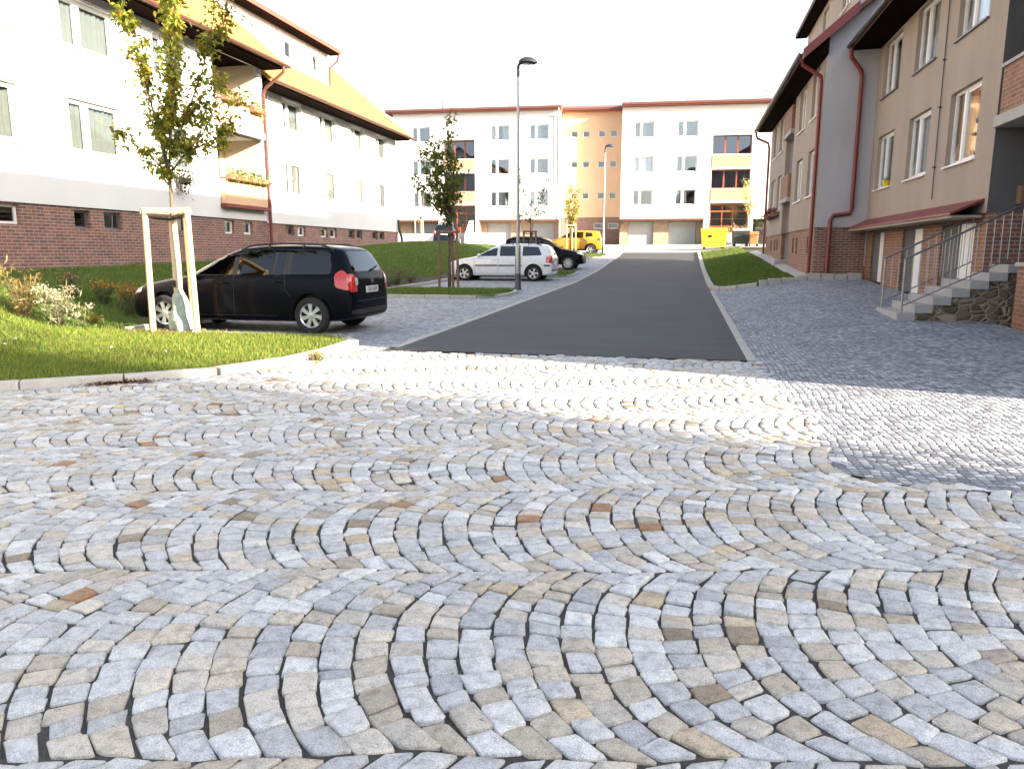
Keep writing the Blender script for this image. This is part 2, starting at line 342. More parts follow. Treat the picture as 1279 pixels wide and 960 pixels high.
# --- granite setts laid in segmental arcs: every stone is real geometry
CAMYAW = math.atan((851-639.5)/924.)
ca, sa = math.cos(CAMYAW), math.sin(CAMYAW)
def ab_to_xy(a, b): return a*ca-b*sa, a*sa+b*ca
poly_r = [(drive_x0(y), y) for y in np.linspace(4.72,10,30)]
def in_square(x, y):
    ok = (y < 9.96) & (y > -1.5)
    lx = np.interp(y, [p[1] for p in KERB], [p[0] for p in KERB])
    ok &= x > lx+.08
    dx = np.interp(y, [4.72,4.8,5.0,5.6,6.5,9.8,10], [2.3,1.35,1.03,1.0,1.08,.92,.99])
    ok &= (y < 4.84) | (x < dx+.08)
    ok |= (y >= 9.9) & (y < 10.45) & (x < ROAD0-.2) & (x > -4.8)
    return ok
def make_setts():
    AN = R(44); pitch = .125
    V = []; F = []; C = []; nv = 0
    palette = [((.49,.495,.505),.32),((.57,.57,.57),.2),((.43,.435,.45),.12),((.52,.485,.43),.15),((.475,.43,.36),.13),((.40,.36,.30),.05),((.48,.40,.29),.03),((.30,.17,.09),.006),((.27,.22,.165),.008)]
    cols = np.array([p[0] for p in palette]); pr = np.array([p[1] for p in palette]); pr /= pr.sum()
    bounds = [-.6,.62,1.87,3.13,4.27,5.30,6.35,7.42,8.5,9.6,10.7,11.8]
    for b0_, b1_ in zip(bounds,bounds[1:]):
        W = b1_-b0_-.012; rad = W/2/math.sin(AN); bc = (b0_+b1_)/2; ph = rng.uniform(0,pitch)
        for ki in range(-100, 90):
            a0 = ki*pitch+ph
            n = int(round(W*1.06/.112))+(1 if rng.random() < .4 else 0)
            ed = np.linspace(-1,1,n+1); ed[1:-1] += rng.uniform(-.03,.03,n-1)
            ed = ed*AN
            tm = (ed[:-1]+ed[1:])/2
            am = a0-rad*np.cos(tm)+rad*.84; bm_ = bc+rad*np.sin(tm); xm, ym = ab_to_xy(am+pitch/2, bm_)
            keep = in_square(xm, ym)&(xm > -9.5)&(xm < 8)&(bm_ > .9)
            for i in np.nonzero(keep)[0]:
                t0, t1 = ed[i], ed[i+1]
                g = rng.uniform(.003,.0068); gt = g*.55/rad
                def pt(t, f):
                    t = t-f*pitch*math.sin(t)/rad*(1-min(1,abs(t)/AN)**7)
                    return (a0+f*pitch-rad*math.cos(t)+rad*.84, bc+rad*math.sin(t))
                gl = g/pitch/max(.62,math.cos((t0+t1)/2))
                c4 = np.array([pt(t0+gt,gl),pt(t1-gt,gl),pt(t1-gt,1-gl),pt(t0+gt,1-gl)])+rng.normal(0,.0052,(4,2))
                ring = []
                for q in range(4):
                    p, pn, pp = c4[q], c4[(q+1)%4], c4[q-1]
                    f = rng.uniform(.04,.14); ring.append(p+(pp-p)*f); ring.append(p+(pn-p)*rng.uniform(.04,.14))
                ring = np.array(ring); cen = ring.mean(0)
                h0 = rng.normal(0,.0032); tilt = rng.normal(0,.022,2)
                top = cen+(ring-cen)*rng.uniform(.92,.955)+rng.normal(0,.0012,(8,2))
                mid = cen+(ring-cen)*rng.uniform(.4,.5)
                def zz(p, dz): d = p-cen; return h0+dz+d@tilt
                rows = [(ring,-.03),(ring,-.005),(top,-.0005),(mid,.001)]
                vv = []
                for rg, dz in rows:
                    for p in rg: p = p+(rng.normal(0,.0016,2) if dz > -.01 else 0); vv.append((p[0],p[1],zz(p,dz)+(rng.normal(0,.0012) if dz > -.01 else 0)))
                vv.append((cen[0],cen[1],zz(cen,.0015)))
                V.append(np.array(vv))
                for r_ in range(3):
                    for j in range(8): F.append((nv+r_*8+j,nv+r_*8+(j+1)%8,nv+(r_+1)*8+(j+1)%8,nv+(r_+1)*8+j))
                for j in range(0,8,2): F.append((nv+24+j,nv+24+(j+1)%8,nv+24+(j+2)%8,nv+32))
                nv += 33
                c = cols[rng.choice(len(cols),p=pr)]*rng.uniform(.85,1.12)
                C.append(np.tile(c,(33,1)))
    V = np.concatenate(V); C = np.concatenate(C)
    A, B = V[:,0].copy(), V[:,1].copy()
    V[:,1] = B+.018*np.sin(2.3*A+1.3*B)+.014*np.sin(6.1*A-2.2*B+1)+.009*np.sin(14.7*A+3*B); V[:,0] = A+.016*np.sin(1.7*B+.9*A)+.012*np.sin(5.7*B-1.1*A)
    x, y = ab_to_xy(V[:,0],V[:,1]); V = np.stack([x,y,V[:,2]+gz(x,y)],-1)
    o = np_mesh('cobbled_square', V, F, M['sett'], smooth=False, colors=C); structure(o)
make_setts()

# --- kerbs
def kerb(name, pts, w, h0, h1, mat, seg=None):
    """rectangular stones in a row along pts"""
    mb = MB(); P = [Vector((x,y,0)) for x,y in pts]; L = [0]
    for a, b in zip(P,P[1:]): L.append(L[-1]+(b-a).length)
    def at(s):
        for i in range(len(P)-1):
            if s <= L[i+1]+1e-6: return P[i].lerp(P[i+1], (s-L[i])/max(1e-6,L[i+1]-L[i])), (P[i+1]-P[i]).normalized()
        return P[-1], (P[-1]-P[-2]).normalized()
    seg = seg or .9; n = max(1,int(L[-1]/seg))
    for i in range(n):
        s0, s1 = L[-1]*i/n+.006, L[-1]*(i+1)/n-.006
        a, _ = at(s0); b, _ = at(s1); d = (b-a).normalized(); nn = Vector((-d.y,d.x,0))*w/2; jj = random.uniform(-.006,.006)
        vs = []
        for q in (a-nn,b-nn,b+nn,a+nn): vs.append((q.x,q.y,gzf(q.x,q.y)+h0))
        for q in (a-nn,b-nn,b+nn,a+nn): vs.append((q.x,q.y,gzf(q.x,q.y)+h1+jj))
        mb.add(vs, [(0,3,2,1),(4,5,6,7),(0,1,5,4),(1,2,6,5),(2,3,7,6),(3,0,4,7)])
    o = mb.build(name, mat, bevel=.012); structure(o); return o
kerb('lawn_kerb', KERB[1:], .17, -.1, .085, M['kerb'])
kerb('lawn_kerb', [(-5.55,11.06),(-9.4,11.06)], .1, -.1, .07, M['kerb'])
kerb('road_edging', [(ROAD0-.065,10.35),(ROAD0-.065,52)], .13, -.1, .014, M['kerb'], .5)
kerb('road_edging', [(ROAD1+.065,10.0),(ROAD1+.065,25.0)], .13, -.1, .014, M['kerb'], .3)
kerb('lawn_kerb', [(ROAD1+.09,52.2),(ROAD1+.09,26.2),(1.1,25.3),(1.6,24.9),(2.3,24.75)], .18, -.1, .11, M['kerb'], .6)
kerb('bay_kerb', [(-9.45,11.1),(-9.45,51.9)], .12, -.1, .1, M['kerb'])
kerb('forecourt_edging', [(ROAD0-.2,52.2),(ROAD1+.2,52.2)], .25, -.1, .03, M['concrete'], .8)

# --- planted strips between the bays, with rounded ends
STRIPS = [(20.1,23.5,-5.0),(31.7,35.4,-4.75),(46.5,50.3,-4.9)]
for y0, y1, xe in STRIPS:
    r_ = 1.1
    def xe_f(y, y0=y0, y1=y1, xe=xe, r_=r_):
        d = max(0, r_-(y-y0), r_-(y1-y)); return xe-(r_-math.sqrt(max(0,r_*r_-d*d)))
    ysn = np.unique(np.concatenate([y0+np.linspace(0,r_,7), np.linspace(y0+r_,y1-r_,4), y1-np.linspace(0,r_,7)]))
    sheet('grass_strip', ysn, -9.38, xe_f, .07, M['lawn'], 12)
    pts = [(-9.38,y0)]+[(xe_f(y),y) for y in ysn]+[(-9.38,y1)]
    kerb('strip_kerb', pts, .11, -.1, .09, M['kerb'], .7)
# --- lawns and bed
sheet('lawn', np.arange(1.4,11.06,.3), -24, lambda y: lawn_x1(y)-.07, .06, M['lawn'], 40)
sheet('lawn', np.concatenate([np.arange(11.0,52.01,.6)]), -15.6, lambda y: -10.75 if y > 12.2 else -9.52, .05, M['lawn'], 16)
sheet('planting_bed', np.concatenate([np.arange(12.0,51.9,.35)]), -10.8, -9.5, .03, M['bed'], 10, jit=.025)
sheet('lawn', np.concatenate([[24.8,25.0,25.3,25.7],np.arange(26.2,52.3,.7)]), lambda y: float(np.interp(y,[24.8,25.3,26.2],[2.2,1.15,1.04])), 3.55, .06, M['lawn'], 10)
sheet('footpath', np.arange(24.95,44,.7), 3.5, 4.02, .085, M['pale'], 3)
sheet('footpath', np.concatenate([np.arange(2,25.3,.7),[25.3]]), -15.05, -14.55, .07, M['pale'], 3)
sheet('footpath', np.arange(25.3,40.5,.7), -15.75, -15.2, .065, M['pale'], 3)

# --- grass blades
def blades(name, n, region, hgt, wid, off, cols, keep=None):
    x0,x1,y0,y1 = region; x = rng.uniform(x0,x1,n); y = rng.uniform(y0,y1,n)
    if keep is not None:
        k_ = keep(x,y); x, y = x[k_], y[k_]; n = len(x)
    z = gz(x,y)+off; h = hgt*rng.uniform(.5,1.25,n); th = rng.uniform(0,2*math.pi,n); ln = h*rng.uniform(.1,.75,n)
    az = rng.uniform(0,2*math.pi,n); w = wid*rng.uniform(.7,1.3,n)
    dx, dy = np.cos(th)*w/2, np.sin(th)*w/2; lx, ly = np.cos(az)*ln, np.sin(az)*ln
    P = np.stack([np.stack([x-dx,y-dy,z],-1),np.stack([x+dx,y+dy,z],-1),
                  np.stack([x+dx*.7+lx*.35,y+dy*.7+ly*.35,z+h*.6],-1),np.stack([x-dx*.7+lx*.35,y-dy*.7+ly*.35,z+h*.6],-1),
                  np.stack([x+lx,y+ly,z+h],-1)],1)
    base = (np.arange(n)*5)[:,None]
    F = np.concatenate([base+np.array([0,1,2]),base+np.array([0,2,3]),base+np.array([3,2,4])])
    c = np.array(cols)[rng.integers(0,len(cols),n)]*rng.uniform(.7,1.25,(n,1))
    o = np_mesh(name, P.reshape(-1,3), F, M['blade'], colors=np.repeat(c,5,0)); stuff(o); return o
G1 = [(.15,.22,.028),(.19,.24,.033),(.11,.18,.02),(.25,.25,.05)]
G2 = [(.11,.19,.03),(.14,.21,.035),(.08,.14,.022),(.19,.2,.05)]
blades('grass', 110000, (-13.5,-4.8,3.2,11.0), .062, .007, .055, G1, lambda x,y: x < np.interp(y,[p[1] for p in KERB],[p[0] for p in KERB])-.1)
blades('grass', 42000, (-15,-9.6,9.5,24), .07, .012, .05, G2, lambda x,y: ((x < -10.7)|(y < 12.2))&(y > 11))
blades('grass', 26000, (-15.2,-10.8,24,45), .08, .02, .05, G2)
for y0, y1, xe in STRIPS: blades('grass', 9000, (-9.3,xe-.15,y0+.05,y1-.05), .075, .016, .065, G2)
blades('grass', 22000, (1.15,3.5,25.2,51.5), .08, .018, .06, G2)
# ------------------------------------------------------------------ building helpers
def facade(mb, conv, u0, u1, z0, z1, holes, depth=.16):
    """wall sheet with openings and their reveals; conv(u, d, z): d = distance into the wall"""
    us = sorted({u0,u1,*[h[0] for h in holes],*[h[1] for h in holes]}); zs = sorted({z0,z1,*[h[2] for h in holes],*[h[3] for h in holes]})
    for a, b in zip(us,us[1:]):
        for c, d in zip(zs,zs[1:]):
            um, zm = (a+b)/2,(c+d)/2
            if any(h[0] < um < h[1] and h[2] < zm < h[3] for h in holes): continue
            mb.poly([conv(a,0,c),conv(b,0,c),conv(b,0,d),conv(a,0,d)])
    for a, b, c, d in holes:
        for p, q in (((a,c),(b,c)),((b,c),(b,d)),((b,d),(a,d)),((a,d),(a,c))):
            mb.poly([conv(p[0],0,p[1]),conv(q[0],0,q[1]),conv(q[0],depth,q[1]),conv(p[0],depth,p[1])])
WCACHE = {}
def window_meshes(w, h, style, fmat, var=0):
    """frame, pane, curtain, sill, sash; outward is -y, origin at the bottom centre of the opening's face"""
    key = (round(w,2),round(h,2),style,fmat,var)
    if key in WCACHE: return WCACHE[key]
    f = .06; d0, d1 = .1, .16; a = w/2
    fr = MB()
    fr.box(-a,-a+f,d0,d1,0,h).box(a-f,a,d0,d1,0,h).box(-a+f,a-f,d0,d1,0,f).box(-a+f,a-f,d0,d1,h-f,h)
    ml = []
    if style in ('pair','tilt'): ml = [-a+w*.36]
    elif style == 'half': ml = [0.]
    elif style == 'three': ml = [-a+w/3, a-w/3]
    for u in ml: fr.box(u-.06,u+.06,d0-.004,d1,f,h-f)
    if style in ('pair','half','tilt'):     # sash rails inside the frame
        ed = [-a+f]+[x for u in ml for x in (u-.06,u+.06)]+[a-f]
        for l, r in zip(ed[::2],ed[1::2]):
            s = .045
            if style == 'tilt' and l < 0 and r < a-f: continue
            fr.box(l,l+s,d0+.012,d1+.01,f,h-f).box(r-s,r,d0+.012,d1+.01,f,h-f).box(l+s,r-s,d0+.012,d1+.01,f,f+s).box(l+s,r-s,d0+.012,d1+.01,h-f-s,h-f)
    pn = MB(); pn.box(-a+f*.6,a-f*.6,d0+.035,d0+.045,f*.6,h-f*.6)
    cu = MB(); n = 46; dp = []
    side = ('full','both','left')[var]
    rn = random.Random(int(w*100)+int(h*1000)+hash(style)%97)
    rows = [0.03,.5,1.0]
    spans = {'both':[(-a+.05,-a*.35),(a*.3,a-.05)],'full':[(-a-.3,a+.3)],'left':[(-a+.05,a*.1)]}[side]
    for l, r in spans:
        vs = []; 
        for i in range(n+1):
            u = l+(r-l)*i/n; dd = .225+.035*math.sin(i*1.9)+.02*math.sin(i*.7+1)
            for t in rows: vs.append((u,dd,h*t))
        cu.add(vs, [(i*3+j,(i+1)*3+j,(i+1)*3+j+1,i*3+j+1) for i in range(n) for j in range(2)])
    si = MB(); si.box(-a-.04,a+.04,-.06,d0,-.035,.0)
    sa = None
    if style == 'tilt':
        l, r = -a+f, ml[0]-.06; s = .05; sa = MB()
        b = MB(); b.box(l,l+s,0,.05,0,h-2*f).box(r-s,r,0,.05,0,h-2*f).box(l+s,r-s,0,.05,0,s).box(l+s,r-s,0,.05,h-2*f-s,h-2*f)
        tn = math.tan(R(10)); sa.add([(x,y+z*tn+d0+.03,z+f) for x,y,z in b.v], b.f)
    res = dict(frame=fr.mesh('window',M[fmat]), pane=pn.mesh('pane',M['glass']), curtain=cu.mesh('curtain',M['curtain'],smooth=180,fix=False),
               sill=si.mesh('sill',M['pvc']), sash=sa.mesh('sash',M[fmat]) if sa else None)
    WCACHE[key] = res; return res
def window(root, loc, rz, w, h, style='pair', fmat='pvc', curtain=None, pane=None, sill='pvc', label=None, var=None):
    ms = window_meshes(w,h,style,fmat,random.choice((0,0,1,2)) if var is None else var)
    o = link('window', ms['frame'], root); o.location = loc; o.rotation_euler = (0,0,rz)
    if label: o['label'] = label
    p = link('pane', ms['pane'], o)
    if pane: p.material_slots[0].link = 'OBJECT'; p.material_slots[0].material = M[pane]
    if curtain != 'none':
        c = link('curtain', ms['curtain'], o)
        if curtain: c.material_slots[0].link = 'OBJECT'; c.material_slots[0].material = M[curtain]
    if sill:
        s = link('sill', ms['sill'], o)
        if sill != 'pvc': s.material_slots[0].link = 'OBJECT'; s.material_slots[0].material = M[sill]
    if ms['sash']: link('sash', ms['sash'], o)
    return o

# ================================================================== LEFT BUILDING (white, sunlit)
LO = (-15.,14.,.93)
LB = thing('apartment_building','white rendered apartment house with brick plinth and orange tiled roof left of the street','apartment house',LO)
cvL = lambda X: (lambda u,d,z: (X-d,u,z))
near_low = [(12.9,14.85),(16.3,18.1),(19.6,21.1)]+[(9.4,11.2),(6.0,7.8)]
near_holes = [(a,b,3.9,5.2) for a,b in near_low]+[(a,b,6.42,7.6) for a,b in near_low]
LOG = (22.35,25.0)
w = MB(); facade(w, cvL(-15), 2, 25.3, 2.55, 8.3, near_holes+[(LOG[0],LOG[1],3.85,5.38),(LOG[0],LOG[1],6.35,7.9)])
w.poly([(-15,25.3,2.55),(-15,25.3,8.3),(-21,25.3,13.4),(-26.5,25.3,8.3),(-26.5,25.3,.4),(-15.7,25.3,.4),(-15.7,25.3,2.55)])
w.poly([(-15,2,0),(-15,2,8.3),(-21,2,13.4),(-26.5,2,8.3),(-26.5,2,0)]); w.poly([(-26.5,2,0),(-26.5,2,8.3),(-26.5,25.3,8.3),(-26.5,25.3,0)])
far_low = [(27.9,29.4),(31.0,32.6),(34.2,35.7),(37.1,38.6)]
far_holes = [(a,b,3.72,5.05) for a,b in far_low]+[(a,b,6.25,7.4) for a,b in far_low]
facade(w, cvL(-15.7), 25.3, 39.9, 2.55, 8.2, far_holes)
w.poly([(-15.7,39.9,0),(-15.7,39.9,8.2),(-20.8,39.9,12.5),(-26.5,39.9,8.2),(-26.5,39.9,0)]); w.poly([(-26.5,25.3,0),(-26.5,25.3,8.2),(-26.5,39.9,8.2),(-26.5,39.9,0)])
w.build('wall', M['white'], LB, LO, fix=False)
# loggias: recess walls, floors
w = MB(); a, b = LOG
for z0, z1 in ((3.0,5.38),(5.6,7.95)):
    w.poly([(-16.5,a,z0),(-16.5,b,z0),(-16.5,b,z1),(-16.5,a,z1)]); w.poly([(-15.16,b,z0),(-16.5,b,z0),(-16.5,b,z1),(-15.16,b,z1)])
    w.poly([(-15.16,a,z0),(-16.5,a,z0),(-16.5,a,z1),(-15.16,a,z1)])
w.build('loggia_wall', M['cream'], LB, LO, fix=False)
MB().box(-16.5,-14.78,a+.01,b-.01,5.38,5.58).build('loggia_slab', M['white'], LB, LO, bevel=.01)
MB().box(-16.5,-15.17,a+.01,b-.01,7.94,8.02).build('loggia_ceiling', M['wood_dark'], LB, LO)
for z0, z1 in ((3.02,3.82),(5.581,6.32)):
    p = MB().box(-14.98,-14.83,a+.02,b-.02,z0,z1).build('balcony_front', M['apricot'], LB, LO, bevel=.01)
    MB().box(-15.0,-14.8,a+.01,b-.01,z1+.002,z1+.05).build('coping', M['copper'], p, LO)
MB().box(-14.998,-14.72,a-.02,b+.02,2.9,3.0).build('ledge', M['redmetal'], LB, LO, bevel=.01)
MB().box(-16.48,-16.42,a+.3,b-.4,5.62,7.6).build('loggia_door', M['glass_dark'], LB, LO); MB().box(-16.48,-16.42,a+.3,b-.4,3.1,5.1).build('loggia_door', M['glass_dark'], LB, LO)
# plinth
near_b = [(12.4,14.6,2.06,2.5),(16.2,16.72,2.02,2.48),(17.2,17.85,2.02,2.48),(20.1,20.7,2.03,2.48),(22.58,23.13,2.05,2.49),(23.7,24.25,2.05,2.49)]
far_b = [(27.76,28.45,2.1,2.5),(28.75,29.4,2.1,2.5),(30.8,31.45,2.1,2.5),(31.7,32.35,2.1,2.5),(33.6,34.3,2.1,2.5),(34.55,35.2,2.1,2.5),(36.5,37.15,2.1,2.5),(37.4,38.05,2.1,2.5)]
w = MB(); facade(w, cvL(-15.06), 2, 25.24, .3, 2.549, near_b, .2); facade(w, cvL(-15.76), 25.24, 39.84, .3, 2.549, far_b, .2)
w.poly([(-15.06,25.24,.3),(-15.76,25.24,.3),(-15.76,25.24,2.549),(-15.06,25.24,2.549)])
w.build('brick_plinth', M['brick'], LB, LO, fix=False)
rz = R(90)
for i,(a,b,c,d) in enumerate(near_holes):
    window(LB, (-15-LO[0],(a+b)/2-LO[1],c-LO[2]), rz, b-a, d-c, 'pair', var=0, curtain='lace')
for i,(a,b,c,d) in enumerate(far_holes):
    window(LB, (-15.7-LO[0],(a+b)/2-LO[1],c-LO[2]), rz, b-a, d-c, 'pair', var=0, curtain='lace')
for i,(a,b,c,d) in enumerate(near_b):
    window(LB, (-15.06-LO[0],(a+b)/2-LO[1],c-LO[2]), rz, b-a, d-c, 'plain', 'pvc' if i in (0,4,5) else 'darksteel', curtain='none', pane='glass_dark', sill=None)
for i,(a,b,c,d) in enumerate(far_b):
    window(LB, (-15.76-LO[0],(a+b)/2-LO[1],c-LO[2]), rz, b-a, d-c, 'plain', 'pvc' if i in (1,2,3) else 'darksteel', curtain='none', pane='glass_dark', sill=None)
# lintel trims above the windows
for a,b,c,d in near_holes: MB().box(-15,-14.955,a-.05,b+.05,d+.03,d+.075).build('lintel_trim', M['grey'], LB, LO)
for a,b,c,d in far_holes: MB().box(-15.7,-15.655,a-.05,b+.05,d+.03,d+.075).build('lintel_trim', M['grey'], LB, LO)
# roofs
def chevron(e, ez, r, rz_, t): return [(e,ez),(e,ez+t),(r,rz_+t),(2*r-e,ez+t),(2*r-e,ez),(r,rz_)]
MB().prism(chevron(-14.1,7.86,-20.8,13.5,.15),'y',1.6,25.55).build('roof', M['tile'], LB, LO)
MB().prism(chevron(-14.78,7.48,-20.8,12.45,.15),'y',25.56,40.15).build('roof', M['tile'], LB, LO)
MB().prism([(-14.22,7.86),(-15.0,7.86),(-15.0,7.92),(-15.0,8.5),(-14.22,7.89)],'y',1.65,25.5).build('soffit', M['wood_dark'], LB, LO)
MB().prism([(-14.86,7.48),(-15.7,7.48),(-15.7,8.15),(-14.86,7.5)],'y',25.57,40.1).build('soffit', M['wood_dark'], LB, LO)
def gutter(mb, x, y0, y1, z, r=.07):
    n = 8; vs = []
    for y in (y0,y1):
        for j in range(n+1):
            t = math.pi+math.pi*j/n; vs.append((x+r*math.cos(t),y,z+r*math.sin(t)))
        for j in range(n+1):
            t = 2*math.pi-math.pi*j/n; vs.append((x+(r-.012)*math.cos(t),y,z+(r-.012)*math.sin(t)))
    k = 2*(n+1); mb.add(vs, [(j,(j+1)%k,k+(j+1)%k,k+j) for j in range(k)]+[tuple(range(k)),tuple(range(k,2*k))])
w = MB(); gutter(w,-14.02,1.6,25.55,7.965,.085); w.build('gutter', M['copper'], LB, LO)
w = MB(); gutter(w,-14.70,25.6,40.1,7.58,.085); w.build('gutter', M['copper'], LB, LO)
# dormer storey
DX = -16.75
w = MB(); dh = [(26.9,28.3,9.55,10.35),(29.6,31.0,9.55,10.35),(32.2,33.4,9.55,10.35)]
facade(w, cvL(DX), 25.56, 34.2, 8.9, 10.72, dh); w.poly([(DX,34.2,8.9),(DX,34.2,10.72),(-20.5,34.2,12.0),(-20.5,34.2,11)]); w.poly([(DX,25.57,8.9),(DX,25.57,10.72),(-20.5,25.57,12.0),(-20.5,25.57,11)])
facade(w, cvL(DX-.3), 12.0, 25.5, 9.6, 11.4, [(13.5,15,10.1,11),(17,18.5,10.1,11),(21,22.5,10.1,11)]); w.poly([(DX-.3,12,9.6),(DX-.3,12,11.4),(-20.5,12,12.4)])
w.build('dormer_wall', M['white'], LB, LO, fix=False)
for a,b,c,d in dh: window(LB, (DX-LO[0],(a+b)/2-LO[1],c-LO[2]), rz, b-a, d-c, 'half')
for a,b,c,d in [(13.5,15,10.1,11),(17,18.5,10.1,11),(21,22.5,10.1,11)]: window(LB, (DX-.3-LO[0],(a+b)/2-LO[1],c-LO[2]), rz, b-a, d-c, 'half')
MB().prism([(-16.15,10.62),(-16.15,10.8),(-20.6,12.3),(-20.6,12.1)],'y',25.57,34.5).build('dormer_roof', M['redroof'], LB, LO)
MB().prism([(-16.45,11.3),(-16.45,11.48),(-20.7,12.9),(-20.7,12.7)],'y',11.7,25.5).build('dormer_roof', M['redroof'], LB, LO)
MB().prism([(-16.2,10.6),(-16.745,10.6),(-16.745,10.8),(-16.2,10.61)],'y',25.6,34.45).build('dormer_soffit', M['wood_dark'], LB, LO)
def pipe(root, off, pts, r=.055, mat='copper', name='downpipe'):
    MB().tube(pts, r, 10).build(name, M[mat], root, off, smooth=60)
pipe(LB, LO, [(-14.05,25.2,7.92),(-14.06,25.2,7.7),(-14.8,25.22,7.2),(-14.9,25.22,7.0),(-14.9,25.22,3.3)], .055, 'copper')
pipe(LB, LO, [(-14.9,25.22,3.3),(-14.9,25.22,1.1)], .06, 'redmetal')
pipe(LB, LO, [(-14.75,39.75,7.55),(-14.9,39.78,7.35),(-15.6,39.8,7.0),(-15.6,39.8,3.2)], .05, 'white')
pipe(LB, LO, [(-15.6,39.8,3.2),(-15.58,39.8,2.7),(-15.5,39.95,2.2),(-15.5,39.95,1.9)], .07, 'lampblack')
pipe(LB, LO, [(-16.2,34.25,10.6),(-16.3,34.25,10.3),(-16.72,34.28,10.0),(-16.72,34.28,9.0)], .045, 'copper')

# ================================================================== RIGHT BUILDING (tan, in shade)
RO = (5.5,16.,.3)
RB = thing('apartment_building','tan rendered apartment house with red downpipes and garage canopy right of the street','apartment house',RO)
cvR = lambda X: (lambda u,d,z: (X+d,u,z))
n_w = [(16.78,18.52),(19.85,21.6),(23.0,24.75)]
n_holes = [(a,b,3.24,4.76) for a,b in n_w]+[(a,b,5.84,7.34) for a,b in n_w]
w = MB(); facade(w, cvR(5.5), 15.85, 25.4, 2.14, 7.95, n_holes, .2)
w.build('wall', M['tan'], RB, RO, fix=False); w = MB()
facade(w, cvR(5.5), 7.25, 11.0, .0, 7.95, [(8.3,10,3.24,4.76),(8.3,10,5.84,7.34)], .2)
w.poly([(5.5,7.25,0),(15.5,7.25,0),(15.5,7.25,7.95),(10.5,7.25,12.3),(5.5,7.25,7.95)])
w.poly([(15.5,7.25,0),(15.5,25.4,0),(15.5,25.4,7.95),(15.5,7.25,7.95)])
w.build('wall', M['tan'], RB, RO, fix=False)
f_w = [(26.35,27.75),(29.05,30.55),(35.0,36.35),(37.3,38.75)]
f_holes = [(a,b,3.26,4.76) for a,b in f_w]+[(a,b,5.75,7.25) for a,b in f_w]
LG = (31.7,34.0)
w = MB(); facade(w, cvR(4.0), 25.4, 39.9, 2.2, 8.1, f_holes+[(LG[0],LG[1],2.2,3.55),(LG[0],LG[1],4.5,6.1),(LG[0],LG[1],7.0,8.1)], .2)
w.poly([(4,39.9,.3),(4,39.9,8.1),(10.2,39.9,12.7),(16,39.9,8.1),(16,39.9,.3)]); w.poly([(16,25.4,.3),(16,39.9,.3),(16,39.9,8.1),(16,25.4,8.1)])
w.build('wall', M['tan'], RB, RO, fix=False)
w = MB(); w.poly([(4,25.4,2.2),(5.5,25.4,2.2),(5.5,25.4,1.0),(10.2,25.4,1.0),(10.2,25.4,11.6),(9.2,25.4,11.5),(4.75,25.4,10.5),(4.75,25.4,8.5),(4,25.4,7.85)])
w.poly([(10.2,25.4,1.0),(16,25.4,1.0),(16,25.4,8.1),(10.2,25.4,11.6)]); w.build('gable_wall', M['grey'], RB, RO, fix=False)  # grey puts the wall's blue-grey look in shade into its colour
# recess with the entrance
w = MB(); w.poly([(5.7,15.85,2.14),(8,15.85,2.14),(8,15.85,8),(5.7,15.85,8)]).poly([(5.5,15.85,2.14),(5.7,15.85,2.14),(5.7,15.85,8),(5.5,15.85,8)])
w.poly([(8,15.85,.3),(8,11,.3),(8,11,8),(8,15.85,8)]).poly([(5.5,11,.0),(8,11,.0),(8,11,8),(5.5,11,8)])
w.build('recess_wall', M['darkrender'], RB, RO, fix=False)
MB().box(7.86,7.99,12.6,14.6,1.2,3.4).build('entrance_door', M['redwood'], RB, RO, bevel=.02)
MB().box(5.44,7.98,11.02,15.84,3.66,3.86).build('balcony_slab', M['concrete'], RB, RO, bevel=.01)
MB().box(5.45,5.6,11.03,15.6,3.861,4.66).build('balcony_front', M['brick_light'], RB, RO)
MB().box(5.41,5.63,11.02,15.62,4.661,4.72).build('coping', M['concrete'], RB, RO)
MB().box(5.44,7.98,11.02,15.84,6.26,6.46).build('balcony_slab', M['concrete'], RB, RO, bevel=.01)
MB().box(5.45,5.6,11.03,15.6,6.461,7.2).build('balcony_front', M['brick_light'], RB, RO)
MB().box(5.95,6.17,15.66,15.849,2.28,2.62).build('wall_lamp', M['stake_old'], RB, RO, bevel=.03)
# plinths
doors = [(16.45,18.4),(19.75,21.45),(23.3,24.7)]
w = MB(); facade(w, cvR(5.54), 15.85, 25.4, -.1, 2.139, [(a,b,-.1,2.0) for a,b in doors], .12)
w.build('brick_plinth', M['brick_light'], RB, RO, fix=False)
MB().poly([(5.54,15.85,0),(8,15.85,0),(8,15.85,2.139),(5.54,15.85,2.139)]).build('brick_plinth', M['brick'], RB, RO, fix=False)
bw = [(26.6,27.1,1.4,1.95),(29.3,29.7,1.4,1.95),(30.2,30.6,1.4,1.95),(35.2,35.7,1.5,2.0),(36.1,36.6,1.5,2.0),(37.6,38.1,1.5,2.0)]
w = MB(); facade(w, cvR(4.04), 25.44, 39.9, .2, 2.199, bw+[(LG[0],LG[1],.2,2.199)], .15)
w.build('brick_plinth', M['brick_light'], RB, RO, fix=False)
MB().poly([(4.04,25.44,-.1),(5.54,25.44,-.1),(5.54,25.44,2.199),(4.04,25.44,2.199)]).build('brick_plinth', M['brick'], RB, RO, fix=False)
w = MB()
for z0,z1 in ((.3,3.55),(3.56,6.1),(6.11,8.1)):
    w.poly([(5.0,LG[0],z0),(5.0,LG[1],z0),(5.0,LG[1],z1),(5.0,LG[0],z1)])
    for yy in LG: w.poly([(4.2,yy,z0),(5.0,yy,z0),(5.0,yy,z1),(4.2,yy,z1)])
w.build('loggia_wall', M['grey'], RB, RO, fix=False)
